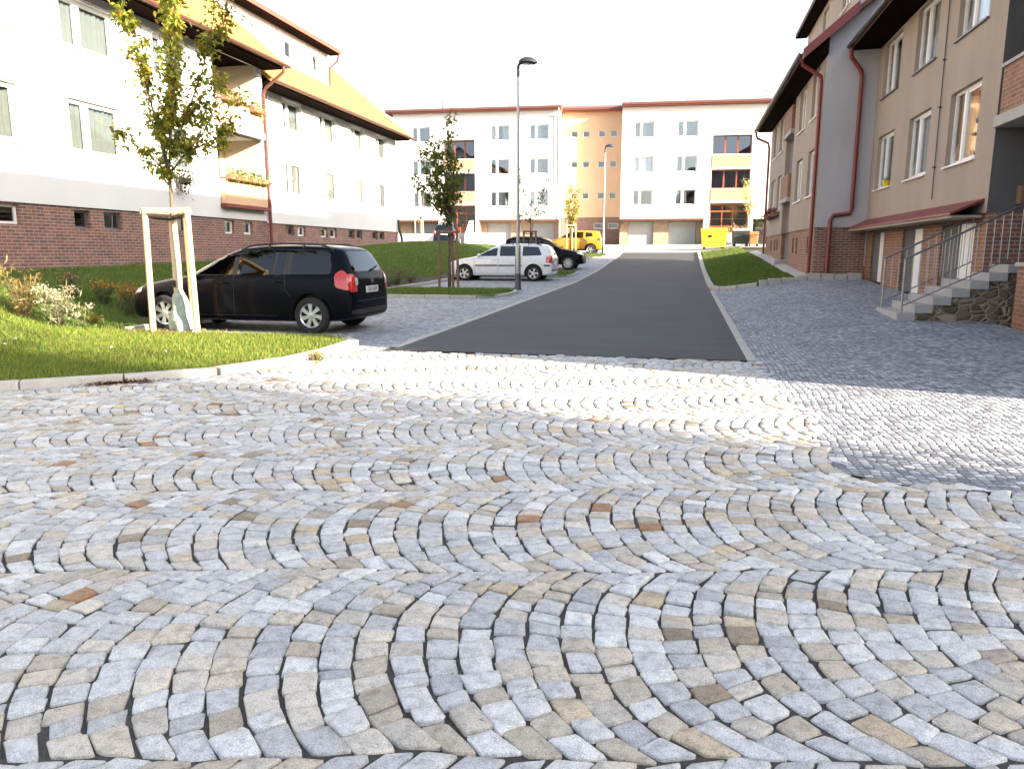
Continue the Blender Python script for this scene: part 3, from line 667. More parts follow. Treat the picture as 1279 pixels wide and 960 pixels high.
for zz in (3.56,6.14):
    MB().box(3.86,5.0,LG[0]+.01,LG[1]-.01,zz-.14,zz+.02).build('balcony_slab', M['concrete'], RB, RO)
    MB().box(3.88,4.0,LG[0]+.02,LG[1]-.02,zz+.021,zz+.92).build('balcony_front', M['brick_light'], RB, RO)
MB().box(3.55,4.9,LG[0]+.1,LG[1]-.1,.6,1.12).build('door_step', M['step'], RB, RO, bevel=.02)
MB().box(4.9,4.98,LG[0]+.5,LG[1]-.4,1.12,3.2).build('entrance_door', M['redwood'], RB, RO, bevel=.02)
rz = R(-90)
for i,(a,b,c,d) in enumerate(n_holes):
    window(RB, (5.5-RO[0],(a+b)/2-RO[1],c-RO[2]), rz, b-a, d-c, 'tilt', 'pvc', curtain=('warmlight' if i == 0 else None), sill='darksteel' if i > 2 else 'pvc')  # first curtain's orange colour stands for the warm lit room inside
for a,b,c,d in [(8.3,10,3.24,4.76),(8.3,10,5.84,7.34)]: window(RB, (5.5-RO[0],(a+b)/2-RO[1],c-RO[2]), rz, b-a, d-c, 'tilt')
for a,b,c,d in f_holes: window(RB, (4-RO[0],(a+b)/2-RO[1],c-RO[2]), rz, b-a, d-c, 'half')
for a,b,c,d in bw: window(RB, (4.04-RO[0],(a+b)/2-RO[1],c-RO[2]), rz, b-a, d-c, 'plain', 'darksteel', curtain='none', pane='glass_dark', sill=None)
for i,(a,b) in enumerate(doors):
    m_ = a+(b-a)*.48; z0 = gzf(5.3,(a+b)/2)
    dr = MB().box(5.6,5.66,a+.02,m_,z0,1.99).build('garage_door', M['pvc'], RB, RO, bevel=.01); dr['label'] = 'white garage door leaf'
    dr = MB().box(5.6,5.66,m_+.02,b-.02,z0,1.99).build('garage_door', M['darkrender'], RB, RO, bevel=.01); dr['label'] = 'dark panel standing for the unlit open half of the garage doorway'  # dark panel: the darkness of the open half put into its colour
# canopy
MB().prism([(5.5,2.42),(4.93,2.16),(4.93,2.12),(5.5,2.37)],'y',16.0,25.35).build('canopy', M['redmetal'], RB, RO)
MB().box(4.96,5.5,16.02,25.33,2.06,2.112).build('canopy_soffit', M['tan'], RB, RO, bevel=.008)
# roofs
MB().prism(chevron(4.66,7.4,10.5,12.35,.16),'y',6.1,25.38).build('roof', M['tile_dark'], RB, RO)
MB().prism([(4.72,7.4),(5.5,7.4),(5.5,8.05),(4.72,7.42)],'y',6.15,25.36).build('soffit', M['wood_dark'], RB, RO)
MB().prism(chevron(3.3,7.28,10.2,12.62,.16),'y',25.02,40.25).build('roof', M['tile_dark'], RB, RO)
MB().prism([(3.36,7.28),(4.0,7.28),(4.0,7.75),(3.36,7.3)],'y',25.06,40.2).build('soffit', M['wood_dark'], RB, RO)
MB().prism([(3.26,7.14),(3.26,7.42),(4.75,8.68),(4.75,8.36)],'y',24.9,25.015).build('verge_board', M['redmetal'], RB, RO)
w = MB(); gutter(w,4.59,6.1,25.3,7.5); w.build('gutter', M['lampblack'], RB, RO)
w = MB(); gutter(w,3.22,25.1,40.2,7.38); w.build('gutter', M['lampblack'], RB, RO)
w = MB(); dh = [(26.6,27.8,9.1,10.2),(30.4,31.5,9.3,10.2)]; facade(w, cvR(4.75), 25.41, 35.2, 8.3, 10.5, dh, .15)
w.poly([(4.75,35.2,8.3),(4.75,35.2,10.5),(9.4,35.2,11.6),(9.4,35.2,11)]); w.build('dormer_wall', M['tan'], RB, RO, fix=False)
for a,b,c,d in dh: window(RB, (4.75-RO[0],(a+b)/2-RO[1],c-RO[2]), rz, b-a, d-c, 'half')
MB().prism([(4.28,10.4),(4.28,10.56),(9.5,11.85),(9.5,11.65)],'y',25.2,35.55).build('dormer_roof', M['tile_dark'], RB, RO)
MB().prism([(4.3,10.38),(4.745,10.38),(4.745,10.49),(4.3,10.4)],'y',25.25,35.5).build('dormer_soffit', M['wood_dark'], RB, RO)
pipe(RB, RO, [(4.62,25.1,7.42),(4.66,25.15,7.15),(4.98,25.3,6.8),(5.02,25.32,6.6),(5.02,25.32,2.75),(4.98,25.32,2.62),(4.5,25.32,2.55),(4.42,25.32,2.42),(4.42,25.32,.55)], .06, 'redmetal')
pipe(RB, RO, [(3.3,25.5,7.3),(3.35,25.55,7.1),(3.9,25.62,6.75),(3.92,25.62,6.6),(3.92,25.62,.7)], .06, 'redmetal')
pipe(RB, RO, [(3.25,40.05,7.3),(3.32,40.05,7.0),(3.85,40.0,6.75),(3.92,40.0,6.5),(3.92,40.0,1.3)], .06, 'redmetal')
pipe(RB, RO, [(5.47,19.15,7.9),(5.47,19.1,2.6)], .012, 'lampblack', 'lightning_wire')
w = MB()
for zz in (3.3,4.6,5.6): w.box(5.43,5.5,19.1,19.16,zz,zz+.03)
w.build('wire_bracket', M['lampblack'], RB, RO)

# ================================================================== BACK BUILDING
BA = R(4.5); BO = (-9.,60.,0.)
BB = thing('apartment_building','long white apartment block with apricot stairwell and garages across the far end of the street','apartment house',BO,BA)
cvB = lambda v: (lambda u,d,z: (u,v+d,z))
WB = [(10.16,11.4),(7.56,8.82),(5.06,6.3)]
uL = [(-12.9,-11.32),(-6.46,-4.88),(-3.31,-1.72)]; uR = [(4.87,6.45),(8.13,9.76)]
lgL = (-10.3,-7.68); lgR = (10.85,13.78)
hL = [(a,b,c,d) for a,b in uL for c,d in WB]+[(lgL[0],lgL[1],8.85,10.32),(lgL[0],lgL[1],6.3,7.75),(lgL[0],lgL[1],3.0,5.2)]
hR = [(a,b,c,d) for a,b in uR for c,d in WB]+[(lgR[0],lgR[1],8.85,10.25),(lgR[0],lgR[1],6.3,7.72),(lgR[0],lgR[1],3.0,5.17)]
w = MB()
def split_wall(u0,u1,lg,holes):
    """storeys above the garages, down to the entrance level in the loggia bay"""
    up = [h for h in holes if h[2] > 4.02]
    facade(w, cvB(0), u0, u1, 4.0, 12.45, up+[(lg[0],lg[1],4.0,5.2)], .25)
    w.poly([(lg[0]-.45,0,2.2),(lg[0],0,2.2),(lg[0],0,4.0),(lg[0]-.45,0,4.0)]); w.poly([(lg[1],0,2.2),(lg[1]+.35,0,2.2),(lg[1]+.35,0,4.0),(lg[1],0,4.0)])
    w.poly([(lg[0],0,2.2),(lg[1],0,2.2),(lg[1],0,3.0),(lg[0],0,3.0)])
split_wall(-14.4,-.85,lgL,hL); split_wall(3.97,15.2,lgR,hR)
w.poly([(-.85,0,2),(-.85,1.4,2),(-.85,1.4,12.45),(-.85,0,12.45)]); w.poly([(3.97,0,4.0),(3.97,1.4,4.0),(3.97,1.4,12.45),(3.97,0,12.45)])
w.poly([(15.2,0,2),(15.2,11,2),(15.2,11,12.45),(15.2,0,12.45)]); w.poly([(-14.4,0,2),(-14.4,11,2),(-14.4,11,12.45),(-14.4,0,12.45)]); w.poly([(-14.4,11,1),(15.2,11,1),(15.2,11,12.45),(-14.4,11,12.45)])
w.build('wall', M['white'], BB, fix=False)
sw = [(u,u+.55,z,z+.5) for z in (10.5,8.16,5.7) for u in (-.07,.87,2.1,3.05)]
pw = [(1.85,2.75,3.35,3.8),(3.0,3.85,3.35,3.8),(-.4,.3,3.35,3.8)]
w = MB(); facade(w, cvB(1.4), -.85, 3.97, 4.25, 12.45, sw, .12); w.build('stairwell_wall', M['apricot'], BB, fix=False)
w = MB(); facade(w, cvB(1.44), -.85, 3.97, 1.9, 4.249, pw, .12); w.build('brick_plinth', M['brick'], BB, fix=False)
# garage storey, set back under the overhang
gd = [(-13.2,-11.25),(-6.85,-4.88),(-3.15,-1.35),(4.6,6.63),(7.8,9.96)]
def garage_row(u0,u1,mat='apricot'):
    hs = [(a,b,1.9,3.85) for a,b in gd if u0 < a < u1]
    facade(w, cvB(.85), u0, u1, 1.9, 4.0, hs, .3); w.poly([(u0,0,4.0),(u1,0,4.0),(u1,.85,4.0),(u0,.85,4.0)])
for ua,ub in ((-14.4,lgL[0]-.45),(lgL[1]+.35,-.85),(3.97,lgR[0]-.45)):
    w = MB(); garage_row(ua,ub)
    for u in (ua,ub): w.poly([(u,0,1.9),(u,.85,1.9),(u,.85,4.0),(u,0,4.0)])
    w.build('garage_wall', M['brick_pale'], BB, fix=False)
for a,b in gd:
    g = MB().box(a+.02,b-.02,1.08,1.14,1.9,3.84); 
    o = g.build('garage_door', M['garage'], BB); 
    r_ = MB(); n = 9
    for i in range(n): u = a+.02+(b-a-.04)*i/n; r_.box(u+.015,u+(b-a-.04)/n-.015,1.06,1.079,2.0,3.8)
    r_.build('door_panel', M['garage'], o)
MB().box(-14.4,lgL[0]-.4,-.12,.0,3.93,4.06).build('overhang_band', M['copper'], BB); MB().box(lgL[1]+.3,-.8,-.12,.0,3.93,4.06).build('overhang_band', M['copper'], BB); MB().box(3.9,lgR[0]-.4,-.12,.0,3.93,4.06).build('overhang_band', M['copper'], BB)
# entrance and loggias
for lg in (lgL,lgR):
    u0,u1 = lg; w = MB()
    for z0,z1 in ((3.0,5.2),(5.4,7.75),(7.9,10.32)):
        w.poly([(u0,1.3,z0),(u1,1.3,z0),(u1,1.3,z1),(u0,1.3,z1)])
        for u in lg: w.poly([(u,.25,z0),(u,1.3,z0),(u,1.3,z1),(u,.25,z1)])
        w.poly([(u0,.25,z0),(u1,.25,z0),(u1,1.3,z0),(u0,1.3,z0)]); w.poly([(u0,.25,z1),(u1,.25,z1),(u1,1.3,z1),(u0,1.3,z1)])
    w.build('loggia_wall', M['cream'], BB, fix=False)
    for zz in (5.4,7.9):
        MB().box(u0+.01,u1-.01,-.06,.06,zz,zz+.88).build('balcony_front', M['balcony'], BB, bevel=.01)
        MB().box(u0+.01,u1-.01,-.08,1.29,zz-.18,zz-.01).build('balcony_slab', M['white'], BB)
    for zz,hh,st in ((8.86,1.42,'three'),(6.32,1.38,'three')):
        window(BB, ((u0+u1)/2,.28,zz), 0, u1-u0-.06, hh, st, 'redwood', sill=None, curtain='none', pane='blue_glass')
    # timber glazed entrance
    f = MB(); 
    for u in (u0+.05,u0+.95,u0+1.75,u1-.12): f.box(u,u+.09,.5,.58,3.02,5.15)
    f.box(u0+.14,u1-.12,.51,.57,3.02,3.5).box(u0+.14,u1-.12,.51,.57,4.55,4.66).box(u0+.14,u1-.12,.51,.57,5.05,5.15)
    e = f.build('entrance_front', M['redwood'], BB); MB().box(u0+.1,u1-.1,.535,.545,3.4,5.1).build('pane', M['glass_dark'], e)
# white flight with flank walls to the left entrance
st = MB()
for i in range(6): st.box(-9.9,-8.1,-.35*(6-i)-.01,-.35*(5-i),1.9,2.05+.16*(i+1))
st.build('entrance_stair', M['concrete'], BB)
for u in (-10.2,-8.1): MB().prism([(-2.4,1.9),(-.02,1.9),(-.02,4.0),(-.5,3.95),(-2.4,2.75)],'x',u,u+.28).build('stair_flank_wall', M['white'], BB, bevel=.01)
MB().box(-7.8,-5.0,-1.6,-1.35,1.9,2.95).build('yard_wall', M['white'], BB, bevel=.01); MB().box(-14.2,-10.6,-1.7,-1.45,1.9,2.9).build('yard_wall', M['white'], BB, bevel=.01)
for a,b in uL+uR:
    for c,d in WB: window(BB, ((a+b)/2,0,c), 0, b-a, d-c, 'pair', pane='sky_glass', curtain=random.choice(('lace','lace','curtain')))
for a,b,c,d in sw: window(BB, ((a+b)/2,1.4,c), 0, b-a, d-c, 'plain', 'pvc', curtain='none', pane='glass_dark', sill=None)
for a,b,c,d in pw: window(BB, ((a+b)/2,1.44,c), 0, b-a, d-c, 'plain', 'pvc', curtain='none', pane='glass_dark', sill=None)
# thin grey lines and an upright grey strip, slightly raised
MB().box(-14.0,-1.29,-.05,0,11.9,11.98).build('grey_line', M['grey'], BB); MB().box(-1.29,-1.02,-.06,0,4.3,11.98).build('grey_strip', M['grey'], BB)
MB().box(4.7,15.0,-.05,0,11.9,11.96).build('grey_line', M['grey'], BB)
for u0,u1,vf,z in ((-14.9,-.72,-.45,12.42),(-.71,3.9,.9,12.42),(3.91,15.7,-.5,12.47)):
    MB().prism([(vf,z),(vf,z+.26),(5.5,z+1.25),(11.4,z+.3),(11.4,z)],'x',u0,u1).build('roof', M['redroof'], BB)
    w = MB().box(u0+.02,u1-.02,vf-.09,vf-.005,z+.06,z+.24); w.build('gutter', M['copper'], BB, bevel=.02)
for u in (-10.77,-5.14,9.07,15.0,4.7): MB().tube([(u,2.2,12.9),(u,2.2,13.95)],.07,8).build('vent_pipe', M['darksteel'], BB)
pipe(BB,(0,0,0),[(-.95,-.5,12.5),(-.95,-.3,12.2),(-.95,-.06,11.9),(-.95,-.06,4.0)],.05,'white')
# ------------------------------------------------------------------ cars
def evaluated(o):
    bpy.context.view_layer.update(); dg = bpy.context.evaluated_depsgraph_get()
    return bpy.data.meshes.new_from_object(o.evaluated_get(dg))
def round_poly(pts, r, n=4):
    out = []; k = len(pts)
    for i in range(k):
        p, a, b = Vector(pts[i]), Vector(pts[i-1]), Vector(pts[(i+1)%k])
        da, db = (a-p), (b-p); ra = min(r, da.length*.45, db.length*.45)
        s, e = p+da.normalized()*ra, p+db.normalized()*ra
        for j in range(n+1):
            t = j/n; out.append((s*(1-t)+p*t)*(1-t)+(p*(1-t)+e*t)*t)
    return [(q.x,q.y) for q in out]
def span(poly, u):
    """lowest and highest v of a convex-ish polygon at u"""
    vs = []
    for i in range(len(poly)):
        (a,b),(c,d) = poly[i-1], poly[i]
        if (a-u)*(c-u) <= 0 and abs(a-c) > 1e-9: vs.append(b+(d-b)*(u-a)/(c-a))
    return (min(vs),max(vs)) if vs else (0,0)
class Shell:
    """body surface that panels, glass and lamps are laid onto"""
    def __init__(s, me): 
        bm = bmesh.new(); bm.from_mesh(me); s.b = BVHTree.FromBMesh(bm); bm.free()
    def hit(s, o, d):
        h = s.b.ray_cast(Vector(o), Vector(d)); return h[0]
    def patch(s, mb, poly, view, off=.004, r=.04, nu=16, nv=6, m=0):
        """view: 'L','R' poly in (x,z); 'F','B' poly in (y,z); 'T' poly in (x,y)"""
        poly = round_poly(poly, r) if r else poly
        us = [p[0] for p in poly]; u0, u1 = min(us), max(us); e = (u1-u0)*.004
        grid = []; last = None
        for i in range(nu+1):
            t = i/nu; t = t*t*(3-2*t)*.5+t*.5
            u = u0+e+(u1-u0-2*e)*t; lo, hi = span(poly,u); row = []
            for j in range(nv+1):
                v = lo+(hi-lo)*j/nv
                if view in 'LR': sg = 1 if view == 'L' else -1; o, d = (u,2*sg,v), (0,-sg,0)
                elif view in 'FB': sg = 1 if view == 'F' else -1; o, d = (4*sg,u,v), (-sg,0,0)
                else: o, d = (u,v,4), (0,0,-1)
                h = s.hit(o,d)
                if h is None: h = last if last is not None else Vector((o[0],o[1]*.4,o[2]))
                last = h; row.append(h-Vector(d)*off)
            grid.append(row)
        k = nv+1
        mb.add([p for row in grid for p in row], [(i*k+j,i*k+j+1,(i+1)*k+j+1,(i+1)*k+j) for i in range(nu) for j in range(nv)], m)
    def line(s, mb, pts, view, w=.008, off=.0015):
        """thin panel gap laid along pts"""
        dense = []
        for a, b in zip(pts,pts[1:]):
            for t in np.linspace(0,1,9)[:-1]: dense.append((a[0]+(b[0]-a[0])*t,a[1]+(b[1]-a[1])*t))
        dense.append(pts[-1]); sg = 1 if view in 'LF' else -1; P = []
        for u, v in dense:
            h = s.hit((u,2*sg,v),(0,-sg,0)) if view in 'LR' else s.hit((4*sg,u,v),(-sg,0,0))
            if h is not None: P.append(h+(Vector((0,sg*off,0)) if view in 'LR' else Vector((sg*off,0,0))))
        if len(P) > 1: mb.tube(P, w/2, 4)

def wheel_meshes(r, wd, spokes, rim_mat, key):
    t = MB(); t.lathe([(r*.66,-wd/2),(r*.9,-wd/2),(r*.975,-wd*.36),(r,-wd*.2),(r,wd*.2),(r*.975,wd*.36),(r*.9,wd/2),(r*.66,wd/2),(r*.64,0)], n=40, axis='y')
    t.f.pop(); t.f.pop(); t.m = t.m[:len(t.f)]
    b = MB(); b.lathe([(0,wd*.12),(r*.62,wd*.12),(r*.66,wd*.3),(r*.66,-wd*.4)], n=32, axis='y')     # barrel seen through the spokes
    h = MB(); h.lathe([(r*.6,wd*.34),(r*.685,wd*.47),(r*.685,wd*.4),(r*.63,wd*.2)], n=40, axis='y'); h.f = h.f[:-2]; h.m = h.m[:len(h.f)]
    h.lathe([(0,wd*.45),(r*.15,wd*.43),(r*.2,wd*.3)], n=20, axis='y')
    for i in range(spokes):
        a = 2*math.pi*i/spokes
        for rr0, rr1, w0, w1 in ((r*.14,r*.64,r*.085,r*.14),):
            ca_, sa_ = math.cos(a), math.sin(a); tw = .25
            q = []
            for rr, ww, sh in ((rr0,w0,0),((rr0+rr1)/2,(w0+w1)*.42,tw*.05),(rr1,w1,tw*.3)):
                for sgn in (-1,1):
                    u, v = rr, sgn*ww+sh*rr
                    q.append((u*ca_-v*sa_, u*sa_+v*ca_))
            vs = [(x,wd*.38,z) for x,z in q]+[(x,wd*.22,z) for x,z in q]
            h.add(vs, [(0,1,3,2),(2,3,5,4),(0,2,8,6),(2,4,10,8),(1,7,9,3),(3,9,11,5)])
    return t.mesh('tyre', M['rubber'], smooth=40), b.mesh('wheel_barrel', M['plastic'], smooth=40), h.mesh('rim', M[rim_mat], smooth=35)

def make_car(name, label, cat, loc, rz, sp):
    root = thing(name, label, cat, loc, rz)
    # --- cage: stations along x (front is +x), half rings
    st = sp['stations']; rings = []
    for x, zb, zt, belt, wm, wbelt, wt, crown in st:
        zs = zb+.10; zm = zb+(belt-zb)*.55
        rings.append([(x,0,zb),(x,wm*.6,zb),(x,wm*.93,zb+.015),(x,wm*.985,zs),(x,wm,zm),(x,wbelt*1.002,belt-.05),(x,wbelt*.975,belt),(x,(wbelt+2*wt)/3 if zt-belt > .2 else (wbelt+wt)/2,belt+(zt-belt)*(.62 if zt-belt>.2 else .5)),(x,wt,zt-crown),(x,wt*.8,zt-crown*.35),(x,wt*.4,zt-crown*.06),(x,0,zt)])
    h = len(rings[0]); V = []
    for r_ in rings:
        V += r_; V += [(x,-y,z) for x,y,z in r_[1:-1]][::-1]
    n = 2*h-2; F = []
    for i in range(len(rings)-1):
        for j in range(n): F.append((i*n+j,i*n+(j+1)%n,(i+1)*n+(j+1)%n,(i+1)*n+j))
    for base in (0,(len(rings)-1)*n):      # caps as quads between left and right
        F.append((base,base+1,base+n-1))
        for j in range(1,h-2): F.append((base+j,base+j+1,base+n-j-1,base+n-j))
        F.append((base+h-2,base+h-1,base+n-h+2))
    mb = MB(); mb.add(V,F); me = mb.mesh('body', [M[sp['paint']],M['plastic']])
    tmp = link('body', me); s = tmp.modifiers.new('s','SUBSURF'); s.levels = s.render_levels = 3
    me1 = evaluated(tmp); shell = Shell(me1)
    # --- wheel arches
    cut = MB(); r, ar = sp['r'], sp['r']*1.19
    for wx in sp['axles']:
        for sg in (-1,1):
            y0, y1 = sorted((sg*(sp['track']-.20), sg*1.3)); cut.lathe([(0,y0),(ar,y0),(ar,y1),(0,y1)], (wx,0,r*1.02), 36, 'y')
    co = cut.build('cutter', M['plastic']); bo = tmp.modifiers.new('b','BOOLEAN'); bo.object = co; bo.solver = 'EXACT'; bo.operation = 'DIFFERENCE'
    me2 = evaluated(tmp); bpy.data.objects.remove(co); bpy.data.objects.remove(tmp)
    me2.materials.clear(); me2.materials.append(M[sp['paint']]); me2.materials.append(M['plastic'])
    mi = []
    for p in me2.polygons:
        c = p.center; dk = 0
        for wx in sp['axles']:
            if abs(math.hypot(c.x-wx,c.z-r*1.02)-ar) < .012 and abs(c.y) < sp['track']+.12 and abs(p.normal.y) < .6: dk = 1
            if math.hypot(c.x-wx,c.z-r*1.02) < ar-.005 and abs(p.normal.y) > .9: dk = 1
        if c.z < sp.get('clad',.22): dk = 1
        mi.append(dk)
    me2.polygons.foreach_set('material_index', mi); me2.polygons.foreach_set('use_smooth',[True]*len(mi)); me2.set_sharp_from_angle(angle=R(32))
    body = link('body', me2, root)
    def part(mb_, nm, mat, parent=root, smooth=60, label=None):
        if not mb_.f: return None
        o = mb_.build(nm, M[mat], parent, smooth=smooth)
        if label: o['label'] = label
        return o
    # --- glass
    for poly in sp['side_glass']:
        for vw in 'LR':
            g = MB(); shell.patch(g, poly, vw, .0035, .035); part(g,'side_window','carglass',body)
    xs = [p[0] for poly in sp['side_glass'] for p in poly]; zs_ = [p[1] for poly in sp['side_glass'] for p in poly]
    if sp.get('glass_band'):       # black surround of the side glass
        for vw in 'LR':
            g = MB(); shell.patch(g, sp['glass_band'], vw, .0015, .05, 26); part(g,'window_surround','plastic',body)
    g = MB(); shell.patch(g, sp['windscreen'],'F',.004,.06,18,8); part(g,'windscreen','carglass',body)
    g = MB(); shell.patch(g, sp['rear_glass'],'B',.004,.06,18,8); part(g,'rear_window','carglass',body)
    # --- lamps
    for sg, vw in ((1,'L'),(-1,'R')):
        g = MB(); shell.patch(g, sp['tail_side'], vw, .012, .05, 10, 8); shell.patch(g, [(sg*y,z) for y,z in sp['tail_back']], 'B', .012, .04, 8, 8); part(g,'tail_lamp','redlamp')
        if 'tail_clear' in sp: g = MB(); shell.patch(g, [(sg*y,z) for y,z in sp['tail_clear']], 'B', .016, .03, 6, 6); part(g,'reversing_lamp','clearlamp')
        g = MB(); shell.patch(g, [(sg*y,z) for y,z in sp['head_front']], 'F', .010, .04, 10, 6); shell.patch(g, sp['head_side'], vw, .010, .04, 8, 6); part(g,'headlight','clearlamp')
    # --- seams
    g = MB()
    for vw in 'LR':
        for ln in sp['seams']: shell.line(g, ln, vw)
    for ln in sp['back_seams']: shell.line(g, ln, 'B')
    part(g,'panel_gaps','plastic')
    # --- handles, mirrors
    for vw, sg in (('L',1),('R',-1)):
        for hx, hz in sp['handles']:
            p = shell.hit((hx,2*sg,hz),(0,-sg,0)); g = MB(); g.tube([(hx-.09,p.y+sg*.004,hz),(hx-.06,p.y+sg*.03,hz),(hx+.06,p.y+sg*.03,hz),(hx+.09,p.y+sg*.004,hz)],.013,8); part(g,'door_handle',sp.get('handle_mat',sp['paint']))
        mx, mz = sp['mirror']; p = shell.hit((mx,2*sg,mz),(0,-sg,0)); g = MB()
        c = Vector((mx+.02,p.y+sg*.13,mz+.05)); u = 14
        g.lathe([(0,-.06),(.05,-.055),(.085,-.02),(.09,.02),(.06,.05),(0,.058)],(0,0,0),16,'x'); g.v = [(a+c.x,b*1.15+c.y,d*.8+c.z) for a,b,d in g.v]
        g.tube([(mx+.03,p.y-sg*.02,mz-.02),(mx+.03,p.y+sg*.09,mz+.03)],.022,8); part(g,'wing_mirror',sp.get('mirror_mat',sp['paint']))
    # --- trim
    if 'strip' in sp:
        for vw in 'LR':
            for poly in sp['strip']: g = MB(); shell.patch(g, poly, vw, .012, .015, 14, 3); part(g,'side_moulding',sp.get('strip_mat','plastic'))
    for poly, nm, mt in sp.get('back_trim',[]):
        g = MB(); shell.patch(g, poly, 'B', .01, .02, 14, 4); part(g, nm, mt)
    for poly, nm, mt in sp.get('front_trim',[]):
        g = MB(); shell.patch(g, poly, 'F', .008, .02, 14, 4); part(g, nm, mt)
    if sp.get('rails'):
        xa, xb, ry = sp['rails']
        for sg in (1,-1):
            g = MB(); pts = []
            for i in range(17):
                t = i/16; x = xa+(xb-xa)*t; hh = shell.hit((x,sg*ry,4),(0,0,-1)); lift = .055*min(1,min(t,1-t)*9)
                pts.append((x,sg*ry,hh.z+lift+.005))
            g.tube(pts,.017,8)
            for i in (0,5,11,16):
                p = pts[i]; g.tube([(p[0],p[1],p[2]-.075),(p[0],p[1],p[2])],.02,6)
            part(g,'roof_rail','plastic')
    if sp.get('wiper'):
        y0,z0,y1,z1 = sp['wiper']; a = shell.hit((-4,y0,z0),(1,0,0)); b = shell.hit((-4,y1,z1),(1,0,0)); g = MB(); g.tube([a-Vector((.03,0,0)),(a+b)/2-Vector((.035,0,0)),b-Vector((.02,0,0))],[.022,.014,.008],6); part(g,'rear_wiper','plastic')
    # --- number plate
    if 'plate' in sp:
        y, z, txt = sp['plate']; p = shell.hit((-4,y,z),(1,0,0)); pl = MB().box(p.x-.014,p.x-.002,y-.26,y+.26,z-.056,z+.056).build('number_plate', M['plate'], root, bevel=.006)
        if txt: plate_text(pl, txt, p.x-.0165, y, z)
    if 'badge' in sp:
        y, z, rr = sp['badge']; p = shell.hit((-4,y,z),(1,0,0)); g = MB()
        g.prism(round_poly([(-rr,.8*rr),(rr,.8*rr),(rr*.9,-.3*rr),(rr*.35,-.9*rr),(-rr*.35,-.9*rr),(-rr*.9,-.3*rr)],.02),'x',p.x-.016,p.x-.001); g.v = [(a,b+y,c+z) for a,b,c in g.v]; part(g,'badge','badge',smooth=None)
    # --- wheels
    tm, bm_, rm = wheel_meshes(r, sp.get('tw',.2), sp['spokes'], 'alloy', name)
    for wx in sp['axles']:
        for sg in (1,-1):
            t = link('tyre', tm, None); wh = t; wh.name = 'wheel'; wh.parent = root; wh.location = (wx,sg*(sp['track']+.015-sp.get('tw',.2)/2+.02),r); wh.rotation_euler = (0,random.uniform(0,1),0 if sg > 0 else math.pi)
            link('rim', rm, wh); link('hub_barrel', bm_, wh)
    return root
def plate_text(parent, txt, x, y, z):
    cu = bpy.data.curves.new('t','FONT'); cu.body = txt; cu.size = .105; cu.align_x = 'CENTER'; cu.align_y = 'CENTER'; cu.extrude = .001
    o = link('tmp', cu); me = evaluated(o); bpy.data.objects.remove(o)
    # text reads from behind the car: local +x of the letters runs along -y, up along z
    for v in me.vertices: v.co = Vector((x-v.co.z, y-v.co.x, z+v.co.y))
    me.materials.clear(); me.materials.append(M['ink']); link('plate_text', me, parent)

# x, zb, zt, belt, wmax, wbelt, wroof, crown
ESTATE = [(2.17,.27,.60,.52,.50,.46,.40,.02),(2.13,.22,.70,.62,.70,.66,.55,.03),(1.98,.19,.80,.73,.80,.76,.62,.03),(1.6,.18,.90,.82,.845,.81,.66,.03),(1.15,.18,.965,.89,.86,.83,.68,.03),(.92,.18,1.0,.92,.865,.84,.69,.03),
 (.74,.18,1.10,.935,.865,.845,.66,.03),(.40,.18,1.29,.945,.865,.85,.61,.035),(.06,.18,1.44,.955,.865,.85,.58,.04),(-.25,.18,1.505,.96,.865,.85,.575,.04),(-.9,.18,1.525,.965,.865,.85,.575,.04),(-1.5,.18,1.515,.97,.86,.84,.575,.04),(-1.92,.2,1.485,.98,.85,.83,.57,.04),(-2.06,.22,1.42,.985,.84,.815,.58,.04),(-2.19,.24,1.14,.985,.82,.79,.62,.03),(-2.255,.26,.99,.93,.79,.76,.64,.03),(-2.285,.30,.93,.86,.70,.66,.58,.03)]
def scaled(st, sx=1, sy=1, sz=1, zlift=0, roof=0):
    out = []
    for x,zb,zt,b,wm,wb,wt,c in st:
        k = (zt-1.0) if zt > 1.0 else 0
        out.append((x*sx,zb*sz+zlift,zt*sz+zlift+k*roof,b*sz+zlift,wm*sy,wb*sy,wt*sy,c))
    return out
